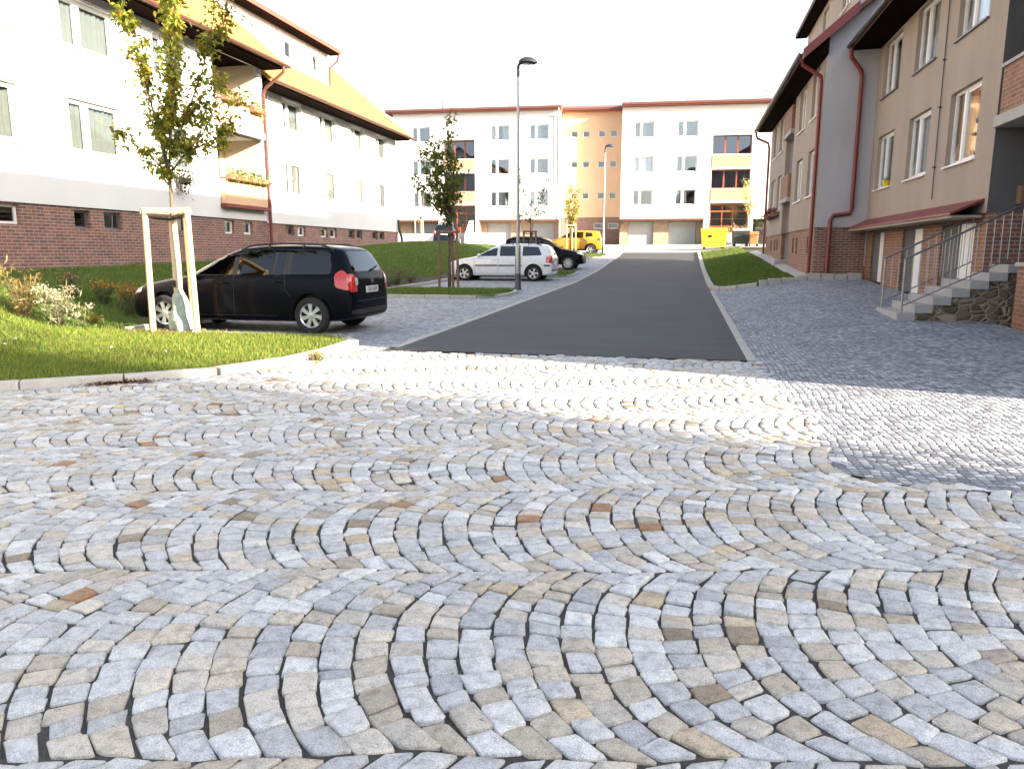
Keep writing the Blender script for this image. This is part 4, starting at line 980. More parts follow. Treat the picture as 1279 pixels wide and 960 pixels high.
base = dict(stations=ESTATE, axles=(1.36,-1.52), track=.83, r=.315, spokes=7, tw=.19,
 side_glass=[[(.80,1.0),(-.02,1.0),(-.02,1.40),(.16,1.40)],[(-.12,1.0),(-.80,1.0),(-.80,1.425),(-.12,1.42)],[(-.86,1.0),(-.99,1.0),(-.99,1.42),(-.86,1.425)],[(-1.14,1.02),(-1.86,1.04),(-1.80,1.40),(-1.14,1.42)]],
 windscreen=[(-.66,1.04),(.66,1.04),(.5,1.42),(-.5,1.42)], rear_glass=[(-.62,1.06),(.62,1.06),(.52,1.40),(-.52,1.40)],
 tail_side=[(-1.98,.80),(-2.22,.74),(-2.2,1.0),(-2.08,1.1),(-1.96,1.02)], tail_back=[(.60,.72),(.80,.72),(.80,1.02),(.62,1.02)], tail_clear=[(.58,.84),(.68,.82),(.68,.96),(.59,.96)],
 head_front=[(.42,.60),(.74,.62),(.74,.76),(.46,.73)], head_side=[(2.1,.64),(1.84,.68),(1.86,.80),(2.05,.74)],
 seams=[[(.98,.95),(.93,.75),(.96,.5),(.9,.30)],[(-.07,.98),(-.07,.6),(-.05,.30)],[(-.07,.98),(-.07,1.43)],[(-1.05,.98),(-1.06,.75),(-1.16,.62)],[(.9,.3),(-.9,.3)],[(-.85,.98),(-1.05,.98)]],
 back_seams=[[(-.66,1.0),(-.6,.7),(-.58,.56),(.58,.56),(.6,.7),(.66,1.0)]], handles=[(.1,.86),(-.92,.88)], mirror=(.70,.98),
 rails=(-.1,-1.85,.56), wiper=(-.12,1.08,-.46,1.15), plate=(0,.70,''), badge=(0,.90,.06))
def spec(**kw): d = dict(base); d.update(kw); return d
CARS = [
 ('estate_car','black estate car with roof rails parked beside the staked tree','car',(-7.70,12.43,.03),math.pi,spec(paint='paint_black',plate=(.0,.745,'1L8 1678'),
    back_trim=[([(-.78,.34),(.78,.34),(.78,.42),(-.78,.42)],'bumper_strip','plastic')],
    strip=[[(-.0,.19),(.9,.19),(.9,.24),(-.0,.24)]], glass_band=[(.9,.985),(-1.9,1.02),(-1.84,1.425),(-.2,1.445),(.14,1.42)])),
 ('estate_car','white estate car with grey side mouldings parked beyond the first grass strip','car',(-7.40,30.35,.28),math.pi,spec(paint='paint_white',stations=scaled(ESTATE,1.0,1,1.0,0,-.04),spokes=5,rails=(-.1,-1.8,.56),
    strip=[[(.92,.60),(-.05,.60),(-.05,.65),(.92,.65)],[(-.08,.60),(-1.05,.60),(-1.05,.65),(-.08,.65)],[(-1.95,.6),(-2.2,.6),(-2.2,.66),(-1.95,.66)]], handle_mat='paint_white',
    tail_side=[(-2.02,.74),(-2.22,.72),(-2.2,.98),(-2.04,.98)],
    side_glass=[[(.80,1.0),(-.02,1.0),(-.02,1.37),(.14,1.37)],[(-.12,1.0),(-.94,1.0),(-.94,1.39),(-.12,1.39)],[(-1.06,1.0),(-1.86,1.03),(-1.70,1.36),(-1.06,1.39)]],
    back_trim=[([(-.76,.40),(.76,.40),(.76,.47),(-.76,.47)],'bumper_strip','plastic')])),
 ('off_road_car','black high-riding car with pale roof parked nose to the road behind the white estate','car',(-6.92,38.0,.56),0,spec(paint='paint_black',stations=scaled(ESTATE,.94,1.03,1.0,.08,.12),r=.345,axles=(1.28,-1.42),spokes=8,tw=.22,clad=.32,
    side_glass=[[(x*.94,z+.1) for x,z in p] for p in base['side_glass']],windscreen=[(-.66,1.14),(.66,1.14),(.5,1.54),(-.5,1.54)],rear_glass=[(-.62,1.18),(.62,1.18),(.52,1.5),(-.52,1.5)],
    head_front=[(.42,.74),(.76,.76),(.76,.90),(.44,.87)],head_side=[(2.0,.76),(1.72,.80),(1.74,.92),(1.95,.88)],
    tail_side=[(-1.88,.9),(-2.06,.86),(-2.06,1.12),(-1.88,1.1)],handles=[(.1,.96),(-.88,.98)],mirror=(.66,1.08),rails=(-.1,-1.7,.57),
    front_trim=[([(-.4,.70),(.4,.70),(.4,.84),(-.4,.84)],'grille','plastic'),([(-.5,.40),(.5,.40),(.5,.56),(-.5,.56)],'bumper_intake','plastic')])),
 ('compact_crossover','yellow crossover car with black wheel arches parked near the second street lamp','car',(-7.45,50.9,1.30),math.pi,spec(paint='paint_yellow',stations=scaled(ESTATE,.92,1.02,1.0,.08,.0),r=.34,axles=(1.24,-1.36),spokes=5,tw=.21,clad=.36,
    side_glass=[[(.74,1.1),(-.02,1.1),(-.02,1.46),(.14,1.46)],[(-.1,1.1),(-.86,1.1),(-.86,1.48),(-.1,1.48)],[(-1.0,1.14),(-1.5,1.2),(-1.42,1.42),(-1.0,1.46)]],
    windscreen=[(-.66,1.12),(.66,1.12),(.5,1.5),(-.5,1.5)],rear_glass=[(-.6,1.14),(.6,1.14),(.52,1.45),(-.52,1.45)],tail_side=[(-1.8,.92),(-2.04,.9),(-2.02,1.06),(-1.82,1.06)],tail_back=[(.5,.92),(.8,.9),(.8,1.06),(.52,1.05)],tail_clear=[(.5,.93),(.58,.93),(.58,1.02),(.5,1.02)],
    head_front=[(.42,.70),(.76,.72),(.76,.86),(.44,.83)],head_side=[(1.96,.72),(1.72,.76),(1.74,.88),(1.9,.84)],handles=[(.1,.96),(-.88,.98)],mirror=(.66,1.08),rails=None)),
 ('hatchback_car','dark blue hatchback seen from behind on the raised yard at the top of the lawn','car',(-17.5,54.5,2.02),math.pi*.56,spec(paint='paint_blue',stations=scaled(ESTATE,.85,.98,1.0,0,-.06),axles=(1.18,-1.28),r=.3,
    side_glass=[[(.66,1.0),(-.02,1.0),(-.02,1.36),(.14,1.36)],[(-.1,1.0),(-.8,1.0),(-.8,1.37),(-.1,1.38)],[(-.95,1.02),(-1.5,1.04),(-1.4,1.34),(-.95,1.36)]],rails=None,
    windscreen=[(-.66,1.04),(.66,1.04),(.5,1.38),(-.5,1.38)],rear_glass=[(-.6,1.06),(.6,1.06),(.52,1.35),(-.52,1.35)],tail_side=[(-1.7,.80),(-1.88,.74),(-1.86,1.0),(-1.72,1.0)],
    head_side=[(1.78,.64),(1.56,.68),(1.58,.80),(1.74,.74)])),
]
for c in CARS: make_car(*c)
# ------------------------------------------------------------------ trees
def leaf_cloud(name, pts, size, cols, parent, droop=.5, asp=.48, mat='leaf', jit=.5):
    """folded leaves at pts; one mesh"""
    P = np.asarray(pts, float); n = len(P)
    az = rng.uniform(0,2*math.pi,n); el = rng.normal(-droop,.55,n); L = size*rng.uniform(1-jit,1+jit*.6,n)
    d = np.stack([np.cos(az)*np.cos(el),np.sin(az)*np.cos(el),np.sin(el)],-1)
    s = np.stack([-np.sin(az),np.cos(az),np.zeros(n)],-1); up = np.cross(s,d)*-1
    roll = rng.normal(0,.7,n)[:,None]; s2 = s*np.cos(roll)+up*np.sin(roll); u2 = -s*np.sin(roll)+up*np.cos(roll)
    Lc = L[:,None]; W = Lc*asp/2
    a = P; tip = P+d*Lc; m1 = P+d*Lc*.45+s2*W+u2*W*.45; m2 = P+d*Lc*.45-s2*W+u2*W*.45; mid = P+d*Lc*.55
    V = np.stack([a,m1,mid,m2,tip],1).reshape(-1,3); b = (np.arange(n)*5)[:,None]
    F = np.concatenate([b+np.array([0,1,2]),b+np.array([0,2,3]),b+np.array([1,4,2]),b+np.array([3,2,4])])
    c = np.array(cols)[rng.integers(0,len(cols),n)]*rng.uniform(.75,1.25,(n,1))
    return np_mesh(name, V, F, M[mat], parent, colors=np.repeat(c,5,0))
def along(limb, n, spread, t0=.15):
    P = [Vector(p) for p in limb]; L = [(b-a).length for a,b in zip(P,P[1:])]; T = sum(L); out = []
    for _ in range(n):
        s = T*random.uniform(t0,1.03); i = 0
        while i < len(L)-1 and s > L[i]: s -= L[i]; i += 1
        p = P[i].lerp(P[i+1], s/max(L[i],1e-6)); q = Vector((random.gauss(0,1),random.gauss(0,1),random.gauss(0,.8)))*spread
        out.append(p+q)
    return out
def tree(name, label, loc, trunk, limbs, nleaf, lsize, spread, cols, r0=.035, group=None, bark='bark', twigs=3):
    root = thing(name, label, 'tree', loc, 0, group)
    mb = MB(); mb.tube(trunk, [r0*(1-.45*i/(len(trunk)-1)) for i in range(len(trunk))], 9)
    allp = []; per = nleaf/sum((Vector(l[0])-Vector(l[-1])).length for l in limbs)
    for l in limbs:
        ln = (Vector(l[0])-Vector(l[-1])).length
        mb.tube(l, [max(.004,r0*.42*(1-.85*i/(len(l)-1))) for i in range(len(l))], 6)
        sub = [l]
        for _ in range(int(twigs*ln)):
            i = random.randrange(max(1,len(l)-1)); a = Vector(l[i]).lerp(Vector(l[i+1]),random.random())
            dr = (Vector(l[-1])-Vector(l[0])).normalized()*.5+Vector((random.gauss(0,1),random.gauss(0,1),random.gauss(.2,.6))).normalized()*.6
            e = a+dr*random.uniform(.12,.34)*max(1,spread*9); tw = [a,(a+e)/2+Vector((0,0,.02)),e]; mb.tube(tw,[.006,.004,.002],4); sub.append(tw)
        k = int(per*ln*random.uniform(.8,1.2)); m = max(1,len(sub))
        allp += along(l, k//2, spread)
        for tw in sub[1:]: allp += along(tw, int(k*.6/max(1,m-1))+1, spread*.55, .1)
    mb.build('trunk', M[bark], root, smooth=180)
    leaf_cloud('crown', allp, lsize, cols, root)
    return root
LV = [(.29,.33,.035),(.36,.36,.045),(.2,.26,.03),(.40,.34,.05),(.13,.18,.024),(.32,.21,.035)]
LD = [(.09,.13,.02),(.13,.16,.025),(.06,.09,.015),(.19,.19,.03)]
LY = [(.34,.31,.06),(.42,.36,.08),(.28,.28,.05),(.36,.27,.06)]
# near staked tree, limbs reach above the frame
tree('young_tree','young staked tree with a wrapped trunk and green watering bag on the near lawn',(-8.3,11.0,.06),
  [(0,0,0),(.01,0,.8),(-.01,.01,1.6),(.01,0,2.3),(.0,.0,2.85)],
  [[(.0,0,2.55),(-.16,.05,3.2),(-.36,.1,4.0),(-.58,.02,4.9),(-.66,.0,5.8),(-.6,0,6.4)],[(0,0,2.7),(-.02,-.1,3.3),(-.18,-.2,4.0),(-.22,-.12,4.6)],[(.02,0,2.75),(.06,.05,3.5),(.12,.1,4.4),(.16,.1,5.3),(.12,.1,6.2),(.15,.1,6.8)],
   [(.02,0,2.8),(.2,-.1,3.4),(.34,-.12,4.2),(.4,-.1,5.0),(.46,-.1,6.0)],[(.0,0,2.8),(.3,.12,3.5),(.6,.2,4.2),(.86,.2,4.95),(1.02,.1,5.35)],[(.0,0,2.6),(.35,0,2.95),(.75,-.1,3.2),(1.0,-.1,3.65),(1.12,-.1,3.95)],[(.3,0,2.9),(.6,.05,3.25),(.72,.05,3.6),(.7,.05,3.9)],[(.35,0,2.95),(.85,.02,3.12),(1.15,0,3.32),(1.42,-.02,3.8)],[(.7,0,3.05),(.95,-.1,3.0),(1.1,-.1,3.1)],[(.75,.2,4.6),(1.0,.2,4.75),(1.15,.2,5.2)],
   [(0,0,2.6),(-.3,-.1,2.95),(-.62,-.1,3.15),(-.95,-.1,3.35)],[(0,0,2.45),(.12,-.1,2.62),(.2,-.12,2.5)],[(.05,.0,3.4),(.0,.25,4.2),(-.05,.4,5.2),(0,.4,6.0)],[(0,0,2.5),(-.2,.2,2.8),(-.4,.3,3.0)]],
  5000, .112, .088, LV, .042)
wr = MB().tube([(-8.3,11,.62),(-8.29,11,1.2),(-8.31,11.01,1.78),(-8.3,11,1.98)],[.07,.072,.068,.06],14).build('trunk_wrap', M['wrap'], None, smooth=60)
tag(wr,'pale cane wrap around the trunk of the nearest staked tree','trunk wrap')
def bag():
    mb = MB(); n = 26; rows = 12; vs = []
    for i in range(rows+1):
        t = i/rows; z = .08+.72*t; rr = .05+.18*(1-t**1.9)+.02*math.sin(t*9)*(1-t)
        for j in range(n):
            a = 2*math.pi*j/n; w = 1+.13*math.sin(a*4+t*5)+.08*math.sin(a*7-t*8)+random.uniform(-.04,.04)
            vs.append((-8.27+rr*w*math.cos(a)*1.02+.05*(1-t), 10.98+rr*w*math.sin(a)*.75, z+.03*math.sin(a*2)*(1-t)))
    mb.add(vs, [(i*n+j,i*n+(j+1)%n,(i+1)*n+(j+1)%n,(i+1)*n+j) for i in range(rows) for j in range(n)]+[tuple(range(n))])
    root = thing('watering_bag','crumpled grey green watering bag tied round the foot of the nearest staked tree','watering bag',(-8.24,10.98,.06))
    mb.build('bag', M['bag'], root, (-8.24,10.98,.06), smooth=60)
    MB().tube([(-8.3,10.9,.84),(-8.3,10.9,.95)],[.035,.03],8).build('tie', M['strap'], root, (-8.24,10.98,.06), smooth=40)
bag()
def stakes(label, x, y, hgt, half, r, mat, cols_top, group, dy=.45):
    z = gzf(x,y)+.04; o = (x,y,z); root = thing('stake_frame', label, 'tree stakes', o, 0, group)
    ps = [(-half*.8,-.12),(half,-.05),(.06*half,dy)]
    for px_, py_ in ps:
        MB().tube([(x+px_*1.0,y+py_,z-.1),(x+px_*.93,y+py_*.95,z+hgt)],[r,r*.96],12).build('stake', M[mat], root, o, smooth=50)
    def half_log(a,b):
        a, b = Vector(a), Vector(b); d = (b-a).normalized(); s = d.cross(Vector((0,0,1))).normalized(); mb = MB(); n = 8
        prof = [(math.cos(math.pi*i/n)*r*1.05, math.sin(math.pi*i/n)*r*1.9) for i in range(n+1)]
        vs = [p+s*u+Vector((0,0,w)) for p in (a-d*.05,b+d*.05) for u,w in prof]; k = n+1
        mb.add(vs, [(j,(j+1)%k,k+(j+1)%k,k+j) for j in range(k)]+[tuple(range(k))[::-1],tuple(range(k,2*k))]); mb.build('crossbar', M[cols_top], root, o, smooth=50)
    T = [(x+p*.93,y+q*.95,z+hgt) for p,q in ps]
    half_log(T[0],T[1]); half_log(T[1],T[2]); half_log(T[2],T[0])
    MB().tube([(x-half*.7,y-.1,z+hgt-.06),(x,y+.04,z+hgt-.09),(x+half*.7,y-.05,z+hgt-.06)],.022,6).build('tie_strap', M['strap'], root, o, smooth=40)
    return root
SG = 'wooden stake frames holding up the young trees'
stakes('pale peeled wooden stake frame round the nearest tree on the front lawn',-8.26,10.82,1.97,.44,.05,'stake','stake',SG)
stakes('weathered stake frame round the dense tree on the first grass strip',-7.75,24.2,1.82,.36,.045,'stake_old','stake_old',SG)
stakes('stake frame of the thin tree behind the white estate car',-7.2,35.2,1.85,.34,.045,'stake_old','stake_old',SG)
stakes('stake frame of the yellowing tree beside the yellow car',-7.3,49.2,1.9,.34,.045,'stake','stake',SG)
stakes('stake frame of the pale sapling on the upper lawn by the far block',-18.9,52.2,1.9,.34,.045,'stake','stake',SG)
def upright(n, h0, h1, wid, seed):
    rd = random.Random(seed); L = []
    for i in range(n):
        a = rd.uniform(0,6.28); r_ = wid*rd.uniform(.35,1); z0 = h0*rd.uniform(.9,1.25); top = h1*rd.uniform(.72,1)
        L.append([(0,0,z0),(math.cos(a)*r_*.5,math.sin(a)*r_*.5,z0+(top-z0)*.25),(math.cos(a)*r_*.85,math.sin(a)*r_*.85,z0+(top-z0)*.6),(math.cos(a)*r_*.8,math.sin(a)*r_*.8,top)])
    L.append([(0,0,h0),(.03,0,(h0+h1)/2),(0,.03,h1*1.04)])
    return L
tree('young_tree','densest dark green young tree standing in the first grass strip',(-7.75,24.3,.25),[(0,0,0),(.02,0,1.2),(0,0,2.2),(.02,0,3.4)],upright(12,2.2,4.9,1.05,3)+[[(0,0,2.3),(-.5,0,2.7),(-1.0,.1,3.3),(-1.15,.1,3.75)],[(0,0,4.0),(.05,0,5.0),(.12,0,5.85)]],2300,.16,.12,LD,.06)
tree('young_tree','thin open tree with sparse dark leaves behind the white estate car',(-7.2,35.4,.55),[(0,0,0),(0,0,1.5),(.02,0,2.9)],[[(0,0,2.3),(-.3,0,3.0),(-.5,.1,3.8),(-.62,.1,4.7)],[(0,0,2.4),(.4,0,3.1),(.62,0,3.7),(.7,0,4.2)],[(0,0,2.3),(.3,-.1,2.6),(.8,-.1,2.8)],[(0,0,2.3),(-.4,.1,2.5),(-.6,.1,2.7)],[(0,0,2.8),(.0,.0,3.3)]],330,.14,.1,LD,.045)
tree('young_tree','yellow green young tree beside the yellow crossover',(-7.35,49.3,1.3),[(0,0,0),(0,0,1.6),(.02,0,2.6)],upright(9,1.9,4.3,.75,8),1000,.17,.12,LY,.05)
tree('young_tree','pale wispy sapling on the upper lawn before the left garages',(-18.9,52.4,2.05),[(0,0,0),(0,0,1.4),(0,0,2.2)],upright(6,1.8,3.7,.75,12),150,.13,.1,LY,.035)
tree('young_tree','pale yellow tree behind the waste bins by the right corner',(4.5,57.2,2.2),[(0,0,0),(0,0,1.6),(0,0,2.6)],upright(9,1.9,4.6,1.0,5),700,.16,.14,[(.55,.5,.2),(.6,.52,.22),(.5,.47,.16)],.045)
# ------------------------------------------------------------------ plants
def plant(name, label, cat, x, y, hgt, wid, n, lsize, cols, asp=.25, stems=9, flowers=0, fcol=None, fsize=.06, group=None, z=None, droop=0., zoff=.03):
    z = (gzf(x,y)+zoff) if z is None else z; root = thing(name, label, cat, (x,y,z), 0, group); mb = MB(); pts = []; tips = []
    for i in range(stems):
        a = random.uniform(0,6.28); r_ = wid*math.sqrt(random.random())*.5; t = Vector((math.cos(a)*r_,math.sin(a)*r_,hgt*random.uniform(.7,1.05)))
        l = [Vector((t.x*.2,t.y*.2,0)),Vector((t.x*.5,t.y*.5,t.z*.5)),t]; mb.tube(l,[.006,.005,.003],4); pts += along(l, n//stems, wid*.07, .1); tips.append(t)
    mb.build('stem', M['bark'], root, smooth=180); leaf_cloud('foliage', pts, lsize, cols, root, droop-.4, asp)
    if flowers:
        for t in tips:
            fp = [t+Vector((random.gauss(0,1)*fsize*1.3,random.gauss(0,1)*fsize*1.3,random.gauss(0,1)*fsize*.6)) for _ in range(flowers)]
            leaf_cloud('flower_head', fp, fsize, fcol, root, .2, .8, 'petal')
    return root
GR = [(.16,.17,.05),(.22,.21,.07),(.12,.14,.04),(.3,.24,.1)]
plant('ornamental_shrub','tall wispy yellow green shrub at the left edge of the near lawn','shrub',-12.15,10.9,.78,.8,900,.12,[(.28,.28,.07),(.36,.32,.1),(.2,.22,.05),(.4,.27,.12)],.16,26,zoff=.05)
plant('ornamental_shrub','red tinged shrub just right of the wispy yellow green one','shrub',-11.5,11.0,.75,.7,600,.12,[(.3,.2,.08),(.36,.26,.09),(.25,.26,.06),(.3,.12,.06)],.16,20,zoff=.05)
plant('flowering_perennial','pale cream flower heads on grey stems at the edge of the near lawn','flowers',-10.78,11.0,.68,.72,300,.16,[(.34,.35,.2),(.26,.3,.14)],.12,22,16,[(.62,.52,.36),(.7,.6,.45),(.55,.42,.28)],.045,zoff=.05)
plant('flowering_perennial','single drooping cream flower head right of the pale perennial','flowers',-10.35,11.05,.42,.3,40,.12,[(.34,.33,.2)],.12,4,22,[(.66,.56,.42),(.58,.45,.3)],.05,zoff=.04)
OR = [(.4,.2,.03),(.45,.25,.035),(.3,.11,.025)]
for i,(x,y,h,lb) in enumerate([(-11.2,13.4,.55,'orange flowering perennial nearest the black car bonnet'),(-11.75,13.2,.5,'rusty orange perennial in the middle of the shaded bed'),(-12.3,13.0,.45,'small fading perennial at the left of the shaded bed'),(-10.9,12.9,.6,'tall yellow orange perennial touching the black car bumper')]):
    plant('flowering_perennial',lb,'flowers',x,y,h,.6,260,.09,[(.07,.1,.025),(.1,.12,.03)],.3,14,7,OR if i != 2 else [(.3,.16,.08),(.26,.2,.14)],.06,'perennials in the shaded bed by the black car')
plant('bedding_plant','low yellow plant on the gravel edge left of the black car','flowers',-10.65,11.75,.16,.34,140,.07,[(.35,.3,.04),(.25,.25,.04)],.35,8,6,OR,.04)
BG = 'shrubs in the gravel bed beyond the black car'
for x,y,h,w_,lb,cl in [(-10.2,19.6,.55,.8,'reddish brown shrub right behind the black car tailgate',[(.2,.1,.05),(.12,.11,.04),(.26,.14,.06)]),(-10.1,22.2,.5,.9,'grey leaved shrub in the middle of the gravel bed',[(.17,.17,.13),(.22,.21,.16)]),(-10.15,24.6,.55,.9,'grey green shrub at the bed kerb by the dense tree',[(.13,.15,.1),(.2,.2,.14)]),(-10.2,27.2,.5,.9,'olive shrub in front of the white estate car',[(.1,.11,.05),(.16,.15,.08)]),(-10.3,17.2,.45,.8,'low olive shrub hidden behind the black estate car',[(.09,.11,.04),(.16,.14,.06)])]:
    plant('low_shrub',lb,'shrub',x,y,h,w_,420,.07,cl,.35,16,group=BG)
for x,y,h,w_,lb,cl in [(-10.15,20.9,.6,.8,'dark red leaved shrub between two grey ones in the bed',[(.16,.06,.04),(.1,.09,.03)]),(-10.1,23.4,.55,.8,'dark olive shrub close to the stake frame of the dense tree',[(.08,.1,.03),(.13,.13,.05)]),(-10.3,25.9,.6,.9,'brownish seeding shrub left of the white car bonnet',[(.17,.13,.07),(.1,.11,.04)]),(-10.25,18.4,.5,.9,'rusty shrub just above the black car plate',[(.22,.12,.05),(.12,.1,.04)])]:
    plant('low_shrub',lb,'shrub',x,y,h,w_,460,.07,cl,.35,18,group=BG)
plant('seeding_grass','tuft of tall dry seeding grass on the bank behind the stake frame','grass tuft',-10.9,26.0,.6,.6,160,.2,GR,.06,24)
plant('weed','dry yellowish weed growing at the kerb of the lawn corner','weed',-4.66,8.85,.09,.34,150,.07,[(.4,.34,.1),(.3,.3,.06),(.45,.4,.2)],.3,14,z=.01)
rl = thing('leaf_litter','patch of dark red fallen leaves against the lawn kerb','fallen leaves',(-5.95,6.78,.0))
pts = [(random.gauss(0,.2)*.95+.0,random.gauss(0,.2)*.62,abs(random.gauss(.012,.012))) for _ in range(420)]
pts = [(x*.84-y*.2,x*.62+y*.35,z) for x,y,z in pts]
leaf_cloud('leaves', pts, .035, [(.13,.035,.02),(.19,.055,.025),(.09,.03,.02)], rl, 0, .5)
dl = thing('leaf_litter','scatter of tan dry leaves round the stakes of the nearest tree','fallen leaves',(-8.3,10.75,.1))
leaf_cloud('leaves', [(random.gauss(0,.42),random.gauss(-.02,.16),abs(random.gauss(0,.015))) for _ in range(200)], .06, [(.34,.22,.11),(.28,.17,.08),(.4,.28,.16)], dl, 0, .55)
# daisies on the lawn
for i,(x,y) in enumerate([(-9.3,8.7),(-9.9,8.9),(-9.1,8.35),(-7.6,8.6),(-6.6,8.4),(-10.2,8.2)]):
    d = thing('daisy','small white daisy in the shaded part of the front lawn','flower',(x,y,gzf(x,y)+.05),0,'daisies in the front lawn'); mb = MB(); mb.tube([(0,0,0),(.005,0,.075)],.002,5); mb.build('stem',M['blade'],d)
    leaf_cloud('petals',[(random.gauss(0,.004),random.gauss(0,.004),.078) for _ in range(16)],.026,[(.8,.8,.78)],d,-.1,.45,'petal',.1)
# window boxes
def flower_box(label, x0, x1, y0, y1, z, n, hang, cols, fcol, nf, lsize=.1):
    o = ((x0+x1)/2,(y0+y1)/2,z); root = thing('flower_box', label, 'flower box', o)
    MB().box(x0,x1,y0,y1,z,z+.17).build('box', M['terracotta'], root, o, bevel=.012)
    P = [(random.uniform(x0,x1)-o[0]+random.gauss(0,.05),random.uniform(y0,y1)-o[1],random.uniform(.1,.38)-(hang*random.random()**1.6 if random.random() < .6 else 0)) for _ in range(n)]
    sx = .2 if x0 < 0 else -.2
    P = [(a+(sx*random.random() if c < .15 else 0),b,c) for a,b,c in P]
    leaf_cloud('foliage', P, lsize, cols, root)
    if nf: stuff(leaf_cloud('flower', [tuple(np.array(random.choice(P))+np.array([sx*.3,0,.03])) for _ in range(nf)], .06, fcol, root, 0, .8, 'petal'))
LG_ = [(.12,.2,.03),(.18,.25,.04),(.08,.13,.02)]
flower_box('long box of trailing green plants on the lowest balcony of the left house',-14.82,-14.6,22.45,24.9,3.8,520,.3,LG_,[(.45,.3,.05)],25)
flower_box('box with red geraniums on the left half of the upper balcony front',-14.82,-14.6,22.45,23.4,6.3,260,.35,[(.2,.26,.04),(.14,.2,.03)],[(.5,.02,.02),(.42,.02,.03)],60)
flower_box('box of trailing yellow green leaves at the right end of the upper balcony',-14.82,-14.6,24.1,24.8,6.2,200,.5,[(.26,.28,.04),(.18,.24,.03)],None,0)
flower_box('window box of dark red geraniums under the far windows of the tan house',3.72,3.94,35.0,38.7,3.0,420,.3,[(.06,.06,.02),(.12,.03,.02)],[(.3,.01,.02),(.22,.012,.03)],260)
hb = thing('hanging_basket','dark round hanging basket of foliage by the wall behind the nearest tree','plant',(-14.7,20.2,3.45)); MB().lathe([(0,-.05),(.14,0),(.18,.16)],(0,0,0),16).build('basket',M['plastic'],hb,smooth=60)
leaf_cloud('foliage',[(random.gauss(0,.19),random.gauss(0,.21),random.gauss(.2,.24)) for _ in range(480)],.09,[(.04,.05,.015),(.09,.04,.03),(.06,.08,.02)],hb); MB().tube([(0,0,.2),(-.1,0,.8),(-.3,0,.85)],.01,5).build('bracket',M['lampblack'],hb)
fp = thing('flower_pot','small yellow flower pot on the farthest lower window sill of the tan house','flower pot',(5.49,23.35,3.243)); MB().lathe([(0,0),(.075,0),(.1,.15),(.11,.15),(.11,.17),(.09,.17),(.085,.13),(0,.13)],n=18).build('pot',M['yellowpot'],fp,smooth=40)
leaf_cloud('foliage',[(random.gauss(0,.05),random.gauss(0,.06),random.gauss(.2,.04)) for _ in range(50)],.07,[(.4,.34,.03),(.2,.22,.03)],fp)
# ------------------------------------------------------------------ street lamps
def lamp(label, x, y, hgt):
    z = gzf(x,y)+.05; root = thing('street_lamp', label, 'street lamp', (x,y,z), 0, 'street lamps along the left edge of the road')
    MB().lathe([(.12,0),(.115,.04),(.105,.06),(.1,.5),(.095,.52)],n=16).build('base_sleeve', M['lampblack'], root, smooth=40)
    MB().lathe([(.09,.51),(.088,1.36),(.075,1.42),(.052,1.45)],n=16).build('lower_pole', M['steel'], root, smooth=40)
    MB().lathe([(.056,1.44),(.05,3.5),(.042,hgt-.2)],n=14).build('pole', M['steel'], root, smooth=60)
    MB().tube([(0,0,hgt-.32),(0,0,hgt-.02),(.03,0,hgt+.05),(.1,0,hgt+.07)],[.045,.045,.04,.035],10).build('bracket', M['lampblack'], root, smooth=50)
    n = 24; prof = [(0,.16),(.12,.145),(.22,.10),(.28,.04),(.29,0),(.27,-.015),(.2,-.045),(0,-.06)]
    mb = MB(); mb.lathe(prof,n=n); mb.v = [(a*1.02+.30,b*.72,c+hgt+.08-.02*(a/.29)) for a,b,c in mb.v]; mb.build('lamp_head', M['lampblack'], root, smooth=50)
    mb = MB(); mb.lathe([(0,-.07),(.17,-.055),(.2,-.04)],n=n); mb.v = [(a+.30,b*.7,c+hgt+.078) for a,b,c in mb.v]; mb.build('lens', M['clearlamp'], root, smooth=60)
lamp('nearer street lamp with dark dome head on the first grass strip',-5.15,23.35,6.78)
lamp('farther street lamp standing by the yellow car',-5.2,49.6,6.75)
# ------------------------------------------------------------------ entrance stair on the right
SO = (3.9,15.0,.16); SR = thing('entrance_stair','grey granite entrance steps with stone side wall and steel railings at the tan house','stairs',SO)
nst = 7; rise = .148; run = .29; z0 = .16
for i in range(nst):
    x0 = 3.9+i*run; x1 = x0+run+.02 if i < nst-1 else 7.8; far = 16.55 if i < 5 else 15.83
    MB().box(x0,x1,15.0-.004*i,far,z0+rise*i-(.3 if i == 0 else 0),z0+rise*(i+1)).build('step', M['step'], SR, SO, bevel=.008)
w = MB()
for i in range(1,nst):
    x0 = 3.9+i*run+.02; x1 = 3.9+(i+1)*run+.02 if i < nst-1 else 7.78; w.box(x0,x1,15.03,15.8,-.1,z0+rise*i-.002)
w.build('stone_side_wall', M['stone'], SR, SO)
MB().box(5.9,7.8,14.98,15.04,z0+rise*nst-.26,z0+rise*nst-.001).build('landing_edge', M['concrete'], SR, SO, bevel=.008)
